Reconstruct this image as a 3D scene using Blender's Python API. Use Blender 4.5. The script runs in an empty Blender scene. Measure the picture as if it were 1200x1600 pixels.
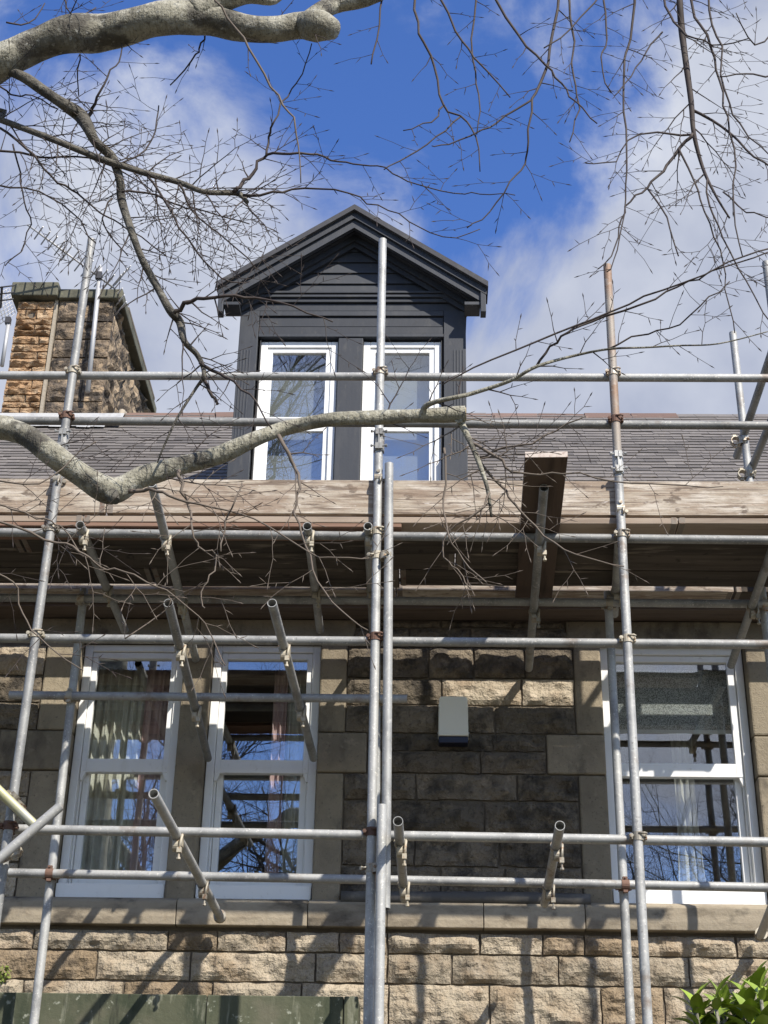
import bpy, math, random
from mathutils import Vector, Matrix, noise
rnd = random.Random(7)
R = math.radians
sc = bpy.context.scene
col = sc.collection

# ------------------------------------------------------------------ camera
FPX, PITCH, YAW, ROLL = 2444.74, R(28.4189), R(1.8911), R(1.1220)
CAM = Vector((0, 0, 1.6))
cp, sp, cy, sy = math.cos(PITCH), math.sin(PITCH), math.cos(YAW), math.sin(YAW)
FW = Vector((-sy * cp, cy * cp, sp)); RT0 = Vector((cy, sy, 0)); UP0 = RT0.cross(FW)
RT = RT0 * math.cos(ROLL) + UP0 * math.sin(ROLL); UP = UP0 * math.cos(ROLL) - RT0 * math.sin(ROLL)
cd = bpy.data.cameras.new('camera'); cam = bpy.data.objects.new('camera', cd); col.objects.link(cam)
cd.sensor_fit = 'VERTICAL'; cd.sensor_height = 24; cd.lens = FPX / 1600 * 24
cd.clip_start = 0.05; cd.clip_end = 3000
cam.matrix_world = Matrix(((RT.x, UP.x, -FW.x, CAM.x), (RT.y, UP.y, -FW.y, CAM.y), (RT.z, UP.z, -FW.z, CAM.z), (0, 0, 0, 1)))
sc.camera = cam

def ray(x, y): return RT * ((x - 600) / FPX) - UP * ((y - 800) / FPX) + FW
def at(x, y, Y): d = ray(x, y); return CAM + d * (Y / d.y)
def atz(x, y, z): d = ray(x, y); return CAM + d * ((z - CAM.z) / d.z)
def proj(p):
    v = Vector(p) - CAM; w = v.dot(FW); return 600 + FPX * v.dot(RT) / w, 800 - FPX * v.dot(UP) / w

# ------------------------------------------------------------------ world, sun, exposure
SUN_TRAVEL = Vector((-0.60, 0.833, -1.0)).normalized()
sun_el = math.asin(-SUN_TRAVEL.z); sun_az = math.atan2(-SUN_TRAVEL.x, -SUN_TRAVEL.y)
wd = bpy.data.worlds.new('World'); sc.world = wd; wd.use_nodes = True
nt = wd.node_tree; nt.nodes.clear(); N = nt.nodes.new; L = nt.links.new
out = N('ShaderNodeOutputWorld'); bg = N('ShaderNodeBackground'); bg.inputs[1].default_value = 0.085
sky = N('ShaderNodeTexSky'); sky.sky_type = 'NISHITA'; sky.sun_disc = False
sky.sun_elevation = sun_el; sky.sun_rotation = sun_az; sky.air_density = 1.0; sky.dust_density = 0.3; sky.ozone_density = 3.0
hsv = N('ShaderNodeHueSaturation'); hsv.inputs['Saturation'].default_value = 1.22; hsv.inputs['Value'].default_value = 1.82; hsv.inputs['Hue'].default_value = 0.515
L(sky.outputs[0], hsv.inputs['Color'])
tc = N('ShaderNodeTexCoord')
def wmath(op, a, b=None):
    n = N('ShaderNodeMath'); n.operation = op
    for i, s in enumerate((a, b)):
        if s is None: continue
        if isinstance(s, (int, float)): n.inputs[i].default_value = s
        else: L(s, n.inputs[i])
    return n.outputs[0]
nz = N('ShaderNodeTexNoise'); nz.inputs['Scale'].default_value = 5.0; nz.inputs['Detail'].default_value = 10; nz.inputs['Roughness'].default_value = 0.60; nz.inputs['Distortion'].default_value = 0.5
L(tc.outputs['Generated'], nz.inputs['Vector'])
dens = nz.outputs[0]
# (x, y in the photograph, angular radius deg, weight): cloud banks and blue gaps in the sky overhead
for bx_, by_, rad, w in ((1190, 400, 14, 0.34), (930, 600, 8, 0.12), (20, 500, 13, 0.20), (300, 350, 8, 0.05), (230, 130, 6, -0.03), (560, 270, 9, 0.13), (790, 400, 5, -0.22), (720, 60, 12, -0.13), (430, 110, 6, -0.06), (850, 220, 5, -0.08), (1080, 1060, -11, 0.20), (560, 620, -10, 0.16)):
    dvec = ray(bx_, by_).normalized()
    if rad < 0: dvec.y = -dvec.y; rad = -rad                      # a bank behind the viewer, the one the glass mirrors
    dt = N('ShaderNodeVectorMath'); dt.operation = 'DOT_PRODUCT'; dt.inputs[1].default_value = dvec
    L(tc.outputs['Generated'], dt.inputs[0])
    mr = N('ShaderNodeMapRange'); mr.interpolation_type = 'SMOOTHSTEP'
    mr.inputs[1].default_value = math.cos(R(rad)); mr.inputs[2].default_value = 1.0; mr.inputs[3].default_value = 0; mr.inputs[4].default_value = w
    L(dt.outputs['Value'], mr.inputs[0]); dens = wmath('ADD', dens, mr.outputs[0])
cr = N('ShaderNodeMapRange'); cr.interpolation_type = 'SMOOTHSTEP'
cr.inputs[1].default_value = 0.44; cr.inputs[2].default_value = 0.70; cr.inputs[3].default_value = 0.0; cr.inputs[4].default_value = 0.95
L(dens, cr.inputs[0])
nz2 = N('ShaderNodeTexNoise'); nz2.inputs['Scale'].default_value = 7.0; nz2.inputs['Detail'].default_value = 7
L(tc.outputs['Generated'], nz2.inputs['Vector'])
cc = N('ShaderNodeMix'); cc.data_type = 'RGBA'; cc.inputs[6].default_value = (3.6, 3.95, 5.0, 1); cc.inputs[7].default_value = (6.7, 6.95, 7.5, 1)
cm_ = N('ShaderNodeMapRange'); cm_.inputs[1].default_value = .32; cm_.inputs[2].default_value = .66; L(nz2.outputs[0], cm_.inputs[0]); L(cm_.outputs[0], cc.inputs[0])
mx = N('ShaderNodeMix'); mx.data_type = 'RGBA'
L(cr.outputs[0], mx.inputs[0]); L(hsv.outputs[0], mx.inputs[6]); L(cc.outputs[2], mx.inputs[7])
L(mx.outputs[2], bg.inputs[0]); L(bg.outputs[0], out.inputs[0])

sd = bpy.data.lights.new('sun', 'SUN'); so = bpy.data.objects.new('sun', sd); col.objects.link(so)
sd.energy = 5.0; sd.angle = R(0.53); sd.color = (1.0, 0.94, 0.85)
so.rotation_euler = SUN_TRAVEL.to_track_quat('-Z', 'Y').to_euler(); so.location = (6, -6, 14)
vs = sc.view_settings; vs.view_transform = 'Standard'; vs.look = 'None'; vs.gamma = 1; vs.use_curve_mapping = False; vs.exposure = 0.52
sc.cycles.max_bounces = 6; sc.cycles.diffuse_bounces = 3; sc.cycles.glossy_bounces = 3; sc.cycles.transparent_max_bounces = 8; sc.cycles.transmission_bounces = 3

# ------------------------------------------------------------------ materials
MATS = {}
def mat(name, base, rough=0.8, metal=0.0, var=0.0, layers=(), bump=None, spec=0.3, objvar=0.0):
    """procedural material: base colour, per-object value variation, noise layers (scale, detail, lo, hi, colour, amount, stretch), bump list (scale, strength, dist, stretch)"""
    m = bpy.data.materials.new(name); m.use_nodes = True; t = m.node_tree; t.nodes.clear()
    n = t.nodes.new; l = t.links.new
    o = n('ShaderNodeOutputMaterial'); b = n('ShaderNodeBsdfPrincipled'); l(b.outputs[0], o.inputs[0])
    b.inputs['Roughness'].default_value = rough; b.inputs['Metallic'].default_value = metal; b.inputs['Specular IOR Level'].default_value = spec
    tcx = n('ShaderNodeTexCoord'); oi = n('ShaderNodeObjectInfo')
    off = n('ShaderNodeVectorMath'); off.operation = 'MULTIPLY_ADD'
    cmb = n('ShaderNodeCombineXYZ')
    for i in range(3): l(oi.outputs['Random'], cmb.inputs[i])
    l(cmb.outputs[0], off.inputs[0]); off.inputs[1].default_value = (37, 53, 71); l(tcx.outputs['Object'], off.inputs[2])
    def ntex(scale, detail, stretch, rg=0.6):
        src = off.outputs[0]
        if stretch:
            mp = n('ShaderNodeVectorMath'); mp.operation = 'MULTIPLY'; mp.inputs[1].default_value = stretch; l(src, mp.inputs[0]); src = mp.outputs[0]
        x = n('ShaderNodeTexNoise'); x.inputs['Scale'].default_value = scale; x.inputs['Detail'].default_value = detail; x.inputs['Roughness'].default_value = rg
        l(src, x.inputs['Vector']); return x.outputs[0]
    rgb = n('ShaderNodeRGB'); rgb.outputs[0].default_value = (*base, 1); c = rgb.outputs[0]
    for sc_, de, lo, hi, colr, amt, st in layers:
        f = ntex(sc_, de, st); r = n('ShaderNodeMapRange'); r.interpolation_type = 'SMOOTHSTEP'
        r.inputs[1].default_value = lo; r.inputs[2].default_value = hi; r.inputs[4].default_value = amt; l(f, r.inputs[0])
        k = n('ShaderNodeMix'); k.data_type = 'RGBA'; l(r.outputs[0], k.inputs[0]); l(c, k.inputs[6]); k.inputs[7].default_value = (*colr, 1); c = k.outputs[2]
    if objvar:
        r = n('ShaderNodeMapRange'); r.inputs[3].default_value = 1 - objvar; r.inputs[4].default_value = 1 + objvar; l(oi.outputs['Random'], r.inputs[0])
        h = n('ShaderNodeHueSaturation'); l(r.outputs[0], h.inputs['Value']); l(c, h.inputs['Color']); c = h.outputs[0]
    l(c, b.inputs['Base Color'])
    if bump:
        prev = None
        for sc_, stg, dist, st in bump:
            bp = n('ShaderNodeBump'); bp.inputs['Strength'].default_value = stg; bp.inputs['Distance'].default_value = dist
            l(ntex(sc_, 4, st, 0.65), bp.inputs['Height'])
            if prev: l(prev, bp.inputs['Normal'])
            prev = bp.outputs[0]
        l(prev, b.inputs['Normal'])
    MATS[name] = m; return m
SOOT = (0.035, 0.03, 0.026)
mat('rock', (0.365, 0.31, 0.23), 0.92, objvar=0.2, layers=((4.5, 6, .42, .7, (0.25, 0.185, 0.12), .8, None), (11, 6, .5, .72, (0.46, 0.39, 0.30), .6, None), (5, 6, .56, .74, SOOT, .75, None), (38, 6, .54, .72, (0.10, 0.08, 0.06), .6, None)), bump=((18, 1.0, .035, None), (70, .8, .010, None)))
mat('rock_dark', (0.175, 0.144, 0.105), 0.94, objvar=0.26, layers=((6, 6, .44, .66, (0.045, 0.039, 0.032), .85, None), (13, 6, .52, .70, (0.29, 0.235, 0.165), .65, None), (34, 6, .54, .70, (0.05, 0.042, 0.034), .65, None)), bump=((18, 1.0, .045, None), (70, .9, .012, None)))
mat('rock_brown', (0.24, 0.18, 0.115), 0.93, objvar=0.2, layers=((5, 6, .44, .68, (0.33, 0.26, 0.18), .8, None), (7, 6, .52, .70, (0.09, 0.07, 0.05), .85, None), (34, 5, .56, .72, (0.06, 0.05, 0.04), .6, None)), bump=((18, 1.0, .035, None), (70, .8, .010, None)))
mat('ashlar', (0.25, 0.21, 0.148), 0.92, objvar=0.16, layers=((4, 6, .42, .68, (0.17, 0.14, 0.10), .85, None), (5, 6, .52, .70, (0.075, 0.063, 0.05), .75, (1, 1, .5)), (18, 6, .55, .74, (0.32, 0.27, 0.195), .6, None), (60, 4, .58, .74, (0.05, 0.042, 0.034), .6, None)), bump=((30, .5, .010, None), (120, .5, .005, None)))
mat('string_stone', (0.33, 0.28, 0.205), 0.9, objvar=0.12, layers=((3, 6, .44, .66, (0.17, 0.14, 0.10), .85, (1, 1, 3)), (12, 6, .55, .8, (0.25, 0.20, 0.14), .7, None), (5, 6, .52, .70, SOOT, .75, (1, 1, 1.5))), bump=((30, .5, .010, None),))
mat('mortar', (0.15, 0.125, 0.095), 0.95, layers=((12, 5, .45, .7, (0.10, 0.08, 0.06), .8, None),), bump=((50, .6, .01, None),))
mat('algae_stone', (0.085, 0.09, 0.056), 0.85, objvar=0.1, layers=((5, 6, .42, .66, (0.035, 0.045, 0.026), .9, (1, 1, .3)), (9, 6, .55, .68, (0.24, 0.24, 0.18), .7, (1.5, 1, .25)), (24, 6, .60, .70, (0.36, 0.37, 0.30), .7, None), (2, 4, .5, .7, (0.13, 0.12, 0.085), .7, None), (6, 5, .6, .7, (0.02, 0.02, 0.016), .7, (2, 1, .3))), bump=((30, .5, .008, None),))
mat('chimney_orange', (0.37, 0.235, 0.13), 0.93, objvar=0.2, layers=((6, 6, .45, .68, (0.44, 0.335, 0.22), .85, None), (14, 6, .5, .70, (0.22, 0.12, 0.06), .8, (1, 1, 2)), (9, 6, .60, .74, (0.08, 0.06, 0.045), .7, None)), bump=((16, 1, .05, (1, 1, 2)), (60, .7, .012, None)))
mat('chimney_sooty', (0.16, 0.122, 0.085), 0.95, objvar=0.4, layers=((6, 6, .42, .62, SOOT, .9, None), (10, 6, .52, .68, (0.32, 0.235, 0.15), .85, None), (30, 4, .55, .7, (0.03, 0.026, 0.022), .7, None)), bump=((14, 1, .05, None), (55, .7, .014, None)))
mat('chimney_rubble', (0.27, 0.205, 0.135), 0.95, objvar=0.3, layers=((6, 6, .44, .6, SOOT, .9, (1, 1, .4)), (14, 6, .55, .75, (0.36, 0.28, 0.2), .6, None)), bump=((14, 1, .05, (1, 1, .5)), (50, .5, .01, None)))
mat('coping', (0.13, 0.125, 0.09), 0.95, objvar=0.12, layers=((5, 6, .45, .7, (0.06, 0.06, 0.045), .8, None), (16, 6, .56, .75, (0.20, 0.20, 0.13), .7, None)), bump=((24, .5, .012, None),))
mat('slate', (0.125, 0.112, 0.10), 0.72, objvar=0.30, spec=.4, layers=((6, 6, .45, .75, (0.10, 0.09, 0.082), .8, None), (20, 5, .56, .75, (0.26, 0.24, 0.20), .5, None)), bump=((35, .3, .006, None),))
mat('ridge_clay', (0.15, 0.098, 0.078), 0.88, objvar=0.2, layers=((5, 6, .48, .7, (0.12, 0.085, 0.07), .8, None), (18, 6, .6, .75, (0.30, 0.24, 0.18), .7, None)), bump=((30, .4, .008, None),))
mat('lead', (0.42, 0.42, 0.41), 0.6, metal=.2, layers=((8, 5, .5, .7, (0.28, 0.28, 0.28), .7, None),), bump=((9, .5, .02, None),))
mat('lead_dark', (0.09, 0.085, 0.08), 0.7, layers=((5, 6, .5, .7, (0.2, 0.18, 0.15), .8, None),), bump=((20, .4, .01, None),))
mat('mortar_pale', (0.33, 0.285, 0.22), 0.95, bump=((40, .6, .01, None),))
mat('dormer_paint', (0.030, 0.034, 0.042), 0.6, spec=.35, objvar=.12, layers=((7, 6, .46, .72, (0.052, 0.054, 0.058), .7, (1, 1, .3)), (22, 5, .58, .74, (0.065, 0.065, 0.064), .6, (1, 1, .4)), (12, 5, .62, .74, (0.02, 0.021, 0.024), .6, None)), bump=((60, .2, .003, None), (9, .15, .004, (3, 1, .3))))
mat('dormer_roof', (0.05, 0.05, 0.055), 0.75, layers=((12, 6, .5, .8, (0.10, 0.10, 0.095), .6, None),), bump=((30, .3, .006, None),))
mat('upvc', (0.78, 0.78, 0.76), 0.35, spec=.45, layers=((6, 5, .52, .75, (0.64, 0.63, 0.59), .6, (1, 1, .3)), (25, 5, .60, .75, (0.55, 0.53, 0.48), .5, None)))
mat('rubber', (0.02, 0.02, 0.02), 0.6)
mat('galv', (0.33, 0.33, 0.315), 0.58, metal=.25, objvar=0.26, layers=((6, 6, .42, .72, (0.18, 0.18, 0.175), .85, (1, 1, 1)), (26, 6, .56, .72, (0.45, 0.44, 0.41), .7, None), (4.5, 6, .58, .74, (0.16, 0.115, 0.08), .75, None), (80, 4, .60, .68, (0.56, 0.54, 0.49), .85, None), (50, 5, .62, .74, (0.12, 0.11, 0.10), .7, None)), bump=((70, .25, .003, None),))
mat('galv_rusty', (0.30, 0.265, 0.225), 0.65, metal=.2, layers=((5, 6, .42, .66, (0.24, 0.14, 0.085), .85, None), (20, 6, .5, .7, (0.40, 0.38, 0.34), .7, None), (40, 5, .6, .74, (0.10, 0.07, 0.05), .7, None)), bump=((70, .25, .003, None),))
mat('galv_yellow', (0.46, 0.44, 0.25), 0.5, metal=.4, layers=((6, 6, .45, .7, (0.40, 0.40, 0.35), .8, None),), bump=((70, .1, .002, None),))
mat('coupler', (0.36, 0.33, 0.27), 0.55, metal=.5, objvar=0.3, layers=((30, 5, .5, .68, (0.20, 0.10, 0.05), .85, None), (50, 4, .6, .75, (0.55, 0.50, 0.40), .6, None)), bump=((80, .3, .003, None),))
mat('coupler_rust', (0.15, 0.09, 0.066), 0.8, metal=.2, objvar=0.2, layers=((40, 5, .5, .7, (0.12, 0.06, 0.04), .8, None),), bump=((80, .4, .003, None),))
mat('coupler_cream', (0.40, 0.36, 0.28), 0.6, metal=.2, layers=((40, 5, .55, .7, (0.3, 0.16, 0.07), .8, None),), bump=((80, .3, .003, None),))
mat('board', (0.40, 0.345, 0.275), 0.88, objvar=0.10, layers=((3.2, 6, .40, .62, (0.27, 0.205, 0.15), .85, (1, 6, 7)), (4, 6, .50, .66, (0.53, 0.475, 0.40), .8, (1, 3, 5)), (6, 6, .52, .62, (0.14, 0.105, 0.08), .85, (.5, 7, 14)), (10, 5, .58, .67, (0.11, 0.08, 0.06), .8, (1, 2, 2)), (2.2, 5, .52, .64, (0.25, 0.185, 0.135), .8, (1, 1, 2)), (34, 4, .60, .68, (0.20, 0.16, 0.125), .7, (.6, 2, 3)), (30, 3, .66, .72, (0.62, 0.58, 0.53), .7, (.5, 3, 3))), bump=((4, .5, .010, (.5, 10, 25)), (40, .4, .005, None)))
mat('board_edge', (0.30, 0.24, 0.185), 0.85, objvar=.1, layers=((2, 6, .45, .7, (0.15, 0.11, 0.08), .8, (.6, 6, 8)),))
mat('hoop', (0.20, 0.17, 0.14), 0.7, metal=.3, layers=((30, 5, .5, .7, (0.15, 0.08, 0.05), .8, None),))
mat('board_red', (0.22, 0.135, 0.095), 0.85, objvar=0.15, layers=((2.5, 6, .45, .72, (0.17, 0.09, 0.06), .85, (.6, 6, 14)),), bump=((3, .3, .006, (.5, 6, 25)),))
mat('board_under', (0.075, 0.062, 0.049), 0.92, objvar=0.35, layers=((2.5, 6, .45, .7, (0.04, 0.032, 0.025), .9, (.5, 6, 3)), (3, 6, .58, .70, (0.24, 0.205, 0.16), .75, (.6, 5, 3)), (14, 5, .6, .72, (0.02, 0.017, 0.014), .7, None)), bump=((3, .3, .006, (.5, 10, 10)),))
mat('board_loose', (0.10, 0.072, 0.055), 0.9, layers=((2.5, 6, .45, .7, (0.05, 0.036, 0.028), .9, (8, .5, 3)),), bump=((3, .3, .006, (10, .5, 10)),))
mat('endgrain', (0.55, 0.48, 0.42), 0.9, layers=((40, 5, .5, .7, (0.35, 0.26, 0.22), .8, None),))
mat('bark', (0.285, 0.27, 0.21), 0.9, layers=((6, 6, .42, .62, (0.145, 0.135, 0.105), .9, None), (15, 6, .50, .64, (0.38, 0.365, 0.30), .85, None), (4.5, 6, .51, .61, (0.06, 0.054, 0.045), .88, (1, 1.4, 1.4)), (45, 4, .60, .70, (0.48, 0.48, 0.43), .85, None), (90, 5, .52, .68, (0.08, 0.075, 0.06), .75, None)), bump=((8, .6, .025, (6, 1.5, 1.5)), (26, .6, .02, None), (100, .6, .006, None)))
mat('bark_backlit', (0.12, 0.11, 0.09), 0.9, layers=((14, 6, .45, .65, (0.055, 0.05, 0.042), .9, None), (40, 5, .56, .7, (0.22, 0.21, 0.17), .8, None)), bump=((40, .9, .02, None), (120, .6, .006, None)))  # bark copy darkened to imitate branches seen against the light
mat('twig', (0.045, 0.034, 0.030), 0.75, layers=((20, 4, .45, .75, (0.08, 0.066, 0.052), .7, None),))
mat('twig_sunlit', (0.13, 0.105, 0.083), 0.8, layers=((20, 4, .45, .75, (0.14, 0.11, 0.085), .7, None),))  # paler twig copy, sunlight on the lower branches put into colour
mat('wood_cut', (0.40, 0.35, 0.24), 0.9, layers=((30, 5, .5, .7, (0.22, 0.18, 0.12), .8, None),))
mat('curtain_cream', (0.82, 0.80, 0.71), 0.95, bump=((90, .2, .002, None),))
mat('curtain_pink', (0.76, 0.55, 0.54), 0.95, bump=((90, .2, .002, None),))
mat('curtain_white', (0.62, 0.60, 0.54), 0.95, bump=((90, .2, .002, None),))
mat('net_reflection', (0.27, 0.275, 0.27), 0.95)  # flat grey imitating the pale sky reflected in the dormer glass
mat('blind', (0.66, 0.67, 0.66), 0.9, layers=((180, 3, .42, .6, (0.14, 0.145, 0.15), .9, None),))
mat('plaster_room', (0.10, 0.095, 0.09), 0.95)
mat('alarm_cream', (0.74, 0.71, 0.60), 0.45, spec=.4)
mat('alarm_navy', (0.008, 0.010, 0.028), 0.35, spec=.5)
mat('aerial', (0.40, 0.40, 0.40), 0.55, metal=.3)
mat('aerial_dark', (0.05, 0.05, 0.055), 0.6)
mat('ground', (0.10, 0.088, 0.065), 0.95, layers=((2, 5, .5, .7, (0.09, 0.09, 0.05), .7, None), (40, 4, .5, .7, (0.14, 0.12, 0.09), .6, None)), bump=((30, .5, .02, None),))
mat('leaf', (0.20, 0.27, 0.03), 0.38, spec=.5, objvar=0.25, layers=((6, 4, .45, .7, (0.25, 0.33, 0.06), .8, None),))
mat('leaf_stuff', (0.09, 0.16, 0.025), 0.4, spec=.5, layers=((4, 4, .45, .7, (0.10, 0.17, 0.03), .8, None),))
mat('weed', (0.16, 0.20, 0.04), 0.7)
mat('fascia', (0.13, 0.10, 0.078), 0.8, layers=((6, 6, .45, .7, (0.08, 0.06, 0.048), .7, (.5, 5, 5)),))
mat('gutter_black', (0.02, 0.02, 0.022), 0.5, spec=.4)
def glass_mat():
    m = bpy.data.materials.new('glass'); m.use_nodes = True; t = m.node_tree; t.nodes.clear(); n = t.nodes.new; l = t.links.new
    o = n('ShaderNodeOutputMaterial'); mixs = n('ShaderNodeMixShader'); tr = n('ShaderNodeBsdfTransparent'); gl = n('ShaderNodeBsdfGlossy')
    tr.inputs[0].default_value = (0.93, 0.95, 0.94, 1); gl.inputs['Roughness'].default_value = 0.0; gl.inputs['Color'].default_value = (1, 1, 1, 1)
    lw = n('ShaderNodeLayerWeight'); lw.inputs[0].default_value = .5
    pw = n('ShaderNodeMath'); pw.operation = 'POWER'; pw.inputs[1].default_value = 4.0; l(lw.outputs['Facing'], pw.inputs[0])
    fr = n('ShaderNodeMapRange'); fr.inputs[3].default_value = .20; fr.inputs[4].default_value = .95; l(pw.outputs[0], fr.inputs[0])
    tcx = n('ShaderNodeTexCoord'); x = n('ShaderNodeTexNoise'); x.inputs['Scale'].default_value = 2.2; x.inputs['Detail'].default_value = 1
    bp = n('ShaderNodeBump'); bp.inputs['Strength'].default_value = .10; bp.inputs['Distance'].default_value = .012
    l(tcx.outputs['Object'], x.inputs['Vector']); l(x.outputs[0], bp.inputs['Height']); l(bp.outputs[0], gl.inputs['Normal'])
    l(fr.outputs[0], mixs.inputs[0]); l(tr.outputs[0], mixs.inputs[1]); l(gl.outputs[0], mixs.inputs[2]); l(mixs.outputs[0], o.inputs[0])
    MATS['glass'] = m
glass_mat()

# ------------------------------------------------------------------ mesh helpers
class MB:
    def __init__(s): s.v = []; s.f = []; s.sm = []
    def add(s, vs, fs, smooth=False):
        b = len(s.v); s.v += [tuple(x) for x in vs]
        for f in fs: s.f.append(tuple(i + b for i in f)); s.sm.append(smooth)
        return s
    def box(s, x0, x1, y0, y1, z0, z1):
        return s.add([(x0, y0, z0), (x1, y0, z0), (x1, y1, z0), (x0, y1, z0), (x0, y0, z1), (x1, y0, z1), (x1, y1, z1), (x0, y1, z1)],
                     [(0, 3, 2, 1), (4, 5, 6, 7), (0, 1, 5, 4), (1, 2, 6, 5), (2, 3, 7, 6), (3, 0, 4, 7)])
    def prism(s, poly, y0, y1):
        """poly: (x, z) anticlockwise seen from -Y, extruded from y0 to y1"""
        n = len(poly)
        vs = [(x, y0, z) for x, z in poly] + [(x, y1, z) for x, z in poly]
        fs = [tuple(range(n)), tuple(range(2 * n - 1, n - 1, -1))]
        for i in range(n): j = (i + 1) % n; fs.append((j, i, n + i, n + j))
        return s.add(vs, fs)
    def prism_x(s, poly, x0, x1):
        """poly: (y, z) extruded along x"""
        n = len(poly)
        vs = [(x0, y, z) for y, z in poly] + [(x1, y, z) for y, z in poly]
        fs = [tuple(range(n - 1, -1, -1)), tuple(range(n, 2 * n))]
        for i in range(n): j = (i + 1) % n; fs.append((i, j, n + j, n + i))
        return s.add(vs, fs)
    def tube(s, pts, rad, n=8, cap=True, hollow=0.0, smooth=True, wob=0.0):
        pts = [Vector(p) for p in pts]; k = len(pts)
        if isinstance(rad, (int, float)): rad = [rad] * k
        t0 = (pts[1] - pts[0]).normalized(); ref = Vector((0, 0, 1)) if abs(t0.z) < .9 else Vector((1, 0, 0))
        u = t0.cross(ref).normalized(); vs = []
        for i, p in enumerate(pts):
            t = (pts[min(i + 1, k - 1)] - pts[max(i - 1, 0)])
            t = t.normalized() if t.length > 1e-9 else t0
            u = (u - t * u.dot(t)); u = u.normalized() if u.length > 1e-6 else t.orthogonal().normalized()
            w = t.cross(u)
            for j in range(n):
                a = 2 * math.pi * j / n; d = u * math.cos(a) + w * math.sin(a); r = rad[i]
                if wob: r *= 1 + wob * noise.noise((p + d * rad[i]) * 9)
                vs.append(p + d * r)
        fs = []
        for i in range(k - 1):
            for j in range(n): fs.append((i * n + j, i * n + (j + 1) % n, (i + 1) * n + (j + 1) % n, (i + 1) * n + j))
        s.add(vs, fs, smooth); b = len(s.v) - k * n
        if hollow:
            for e, (idx, sg) in enumerate(((0, 1), (k - 1, -1))):
                t = (pts[1] - pts[0]).normalized() if e == 0 else (pts[-1] - pts[-2]).normalized()
                p = pts[idx]; ring = [Vector(s.v[b + idx * n + j]) for j in range(n)]
                inn = [p + (q - p) * hollow for q in ring]; deep = [q + t * sg * rad[idx] * 3 for q in inn]
                vv = ring + inn + deep; ff = []
                for j in range(n):
                    j2 = (j + 1) % n
                    q1 = (j, n + j, n + j2, j2); q2 = (n + j, 2 * n + j, 2 * n + j2, n + j2)
                    ff += [q1, q2] if e == 0 else [q1[::-1], q2[::-1]]
                ff.append(tuple(range(3 * n - 1, 2 * n - 1, -1)) if e == 0 else tuple(range(2 * n, 3 * n)))
                s.add(vv, ff)
        elif cap:
            s.f.append(tuple(b + j for j in range(n - 1, -1, -1))); s.sm.append(False)
            s.f.append(tuple(b + (k - 1) * n + j for j in range(n))); s.sm.append(False)
        return s
    def mesh(s, name):
        m = bpy.data.meshes.new(name); m.from_pydata(s.v, [], s.f); m.polygons.foreach_set('use_smooth', s.sm); m.update(); return m
    def build(s, name, mt, parent=None, bevel=0.0):
        m = s.mesh(name); m.materials.append(MATS[mt]); return link(name, m, parent, bevel)
def link(name, m, parent=None, bevel=0.0, loc=None):
    o = bpy.data.objects.new(name, m); col.objects.link(o); o.parent = parent
    if loc is not None: o.location = loc
    if bevel:
        b = o.modifiers.new('bevel', 'BEVEL'); b.width = bevel; b.segments = 2; b.limit_method = 'ANGLE'
    return o
def tag(o, label=None, cat=None, group=None, kind=None):
    if label: o['label'] = label
    if cat: o['category'] = cat
    if group: o['group'] = group
    if kind: o['kind'] = kind
    return o
def empty(name, loc, label, cat, group=None):
    o = bpy.data.objects.new(name, None); o.location = loc; o.empty_display_size = .2; col.objects.link(o); return tag(o, label, cat, group)
def recenter(o, p):
    """move a mesh's origin to p (world) so that object-space textures differ per object"""
    p = Vector(p)
    o.data.transform(Matrix.Translation(-p)); o.location = o.location + p; return o
def child_fix(o, parent): 
    o.parent = parent; o.matrix_parent_inverse = Matrix.Translation(-parent.location); return o

# ------------------------------------------------------------------ ground
g = MB().add([(-600, -600, 0), (600, -600, 0), (600, 600, 0), (-600, 600, 0)], [(0, 1, 2, 3)]).build('ground', 'ground'); tag(g, 'garden ground in front of the stone house', 'ground', kind='structure')

# ------------------------------------------------------------------ house
YW = 9.0
house = empty('stone_house', (0, 0, 0), 'sandstone house with grey slate roof and dark grey gabled dormer behind scaffolding', 'house')
def wx(px, py, Y=YW): return at(px, py, Y).x
def wz(py, px=600, Y=YW): return at(px, py, Y).z
ZT = 5.70                                   # wall head
ZS0, ZS1 = 3.76, 3.905                      # string course
WIN = [(-2.177, -1.532), (-1.356, -0.675), (1.067, 1.957)]
ZB, ZH = 3.94, 5.55
# wall core (mortar bed) with openings
core = MB(); YC0, YC1 = YW + .014, YW + .32
XL, XR = -4.5, 3.96
xs = [XL] + [x for w in WIN for x in w] + [XR]
core.box(XL, XR, YC0, YC1, 0, ZB - .02); core.box(XL, XR, YC0, YC1, ZH + .02, ZT)
for i in range(0, len(xs), 2): core.box(xs[i] - (0 if i == 0 else -.012), xs[i + 1] - (.012 if i < 6 else 0), YC0, YC1, ZB - .02, ZH + .02)
wall = core.build('front_wall', 'mortar', house)

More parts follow.
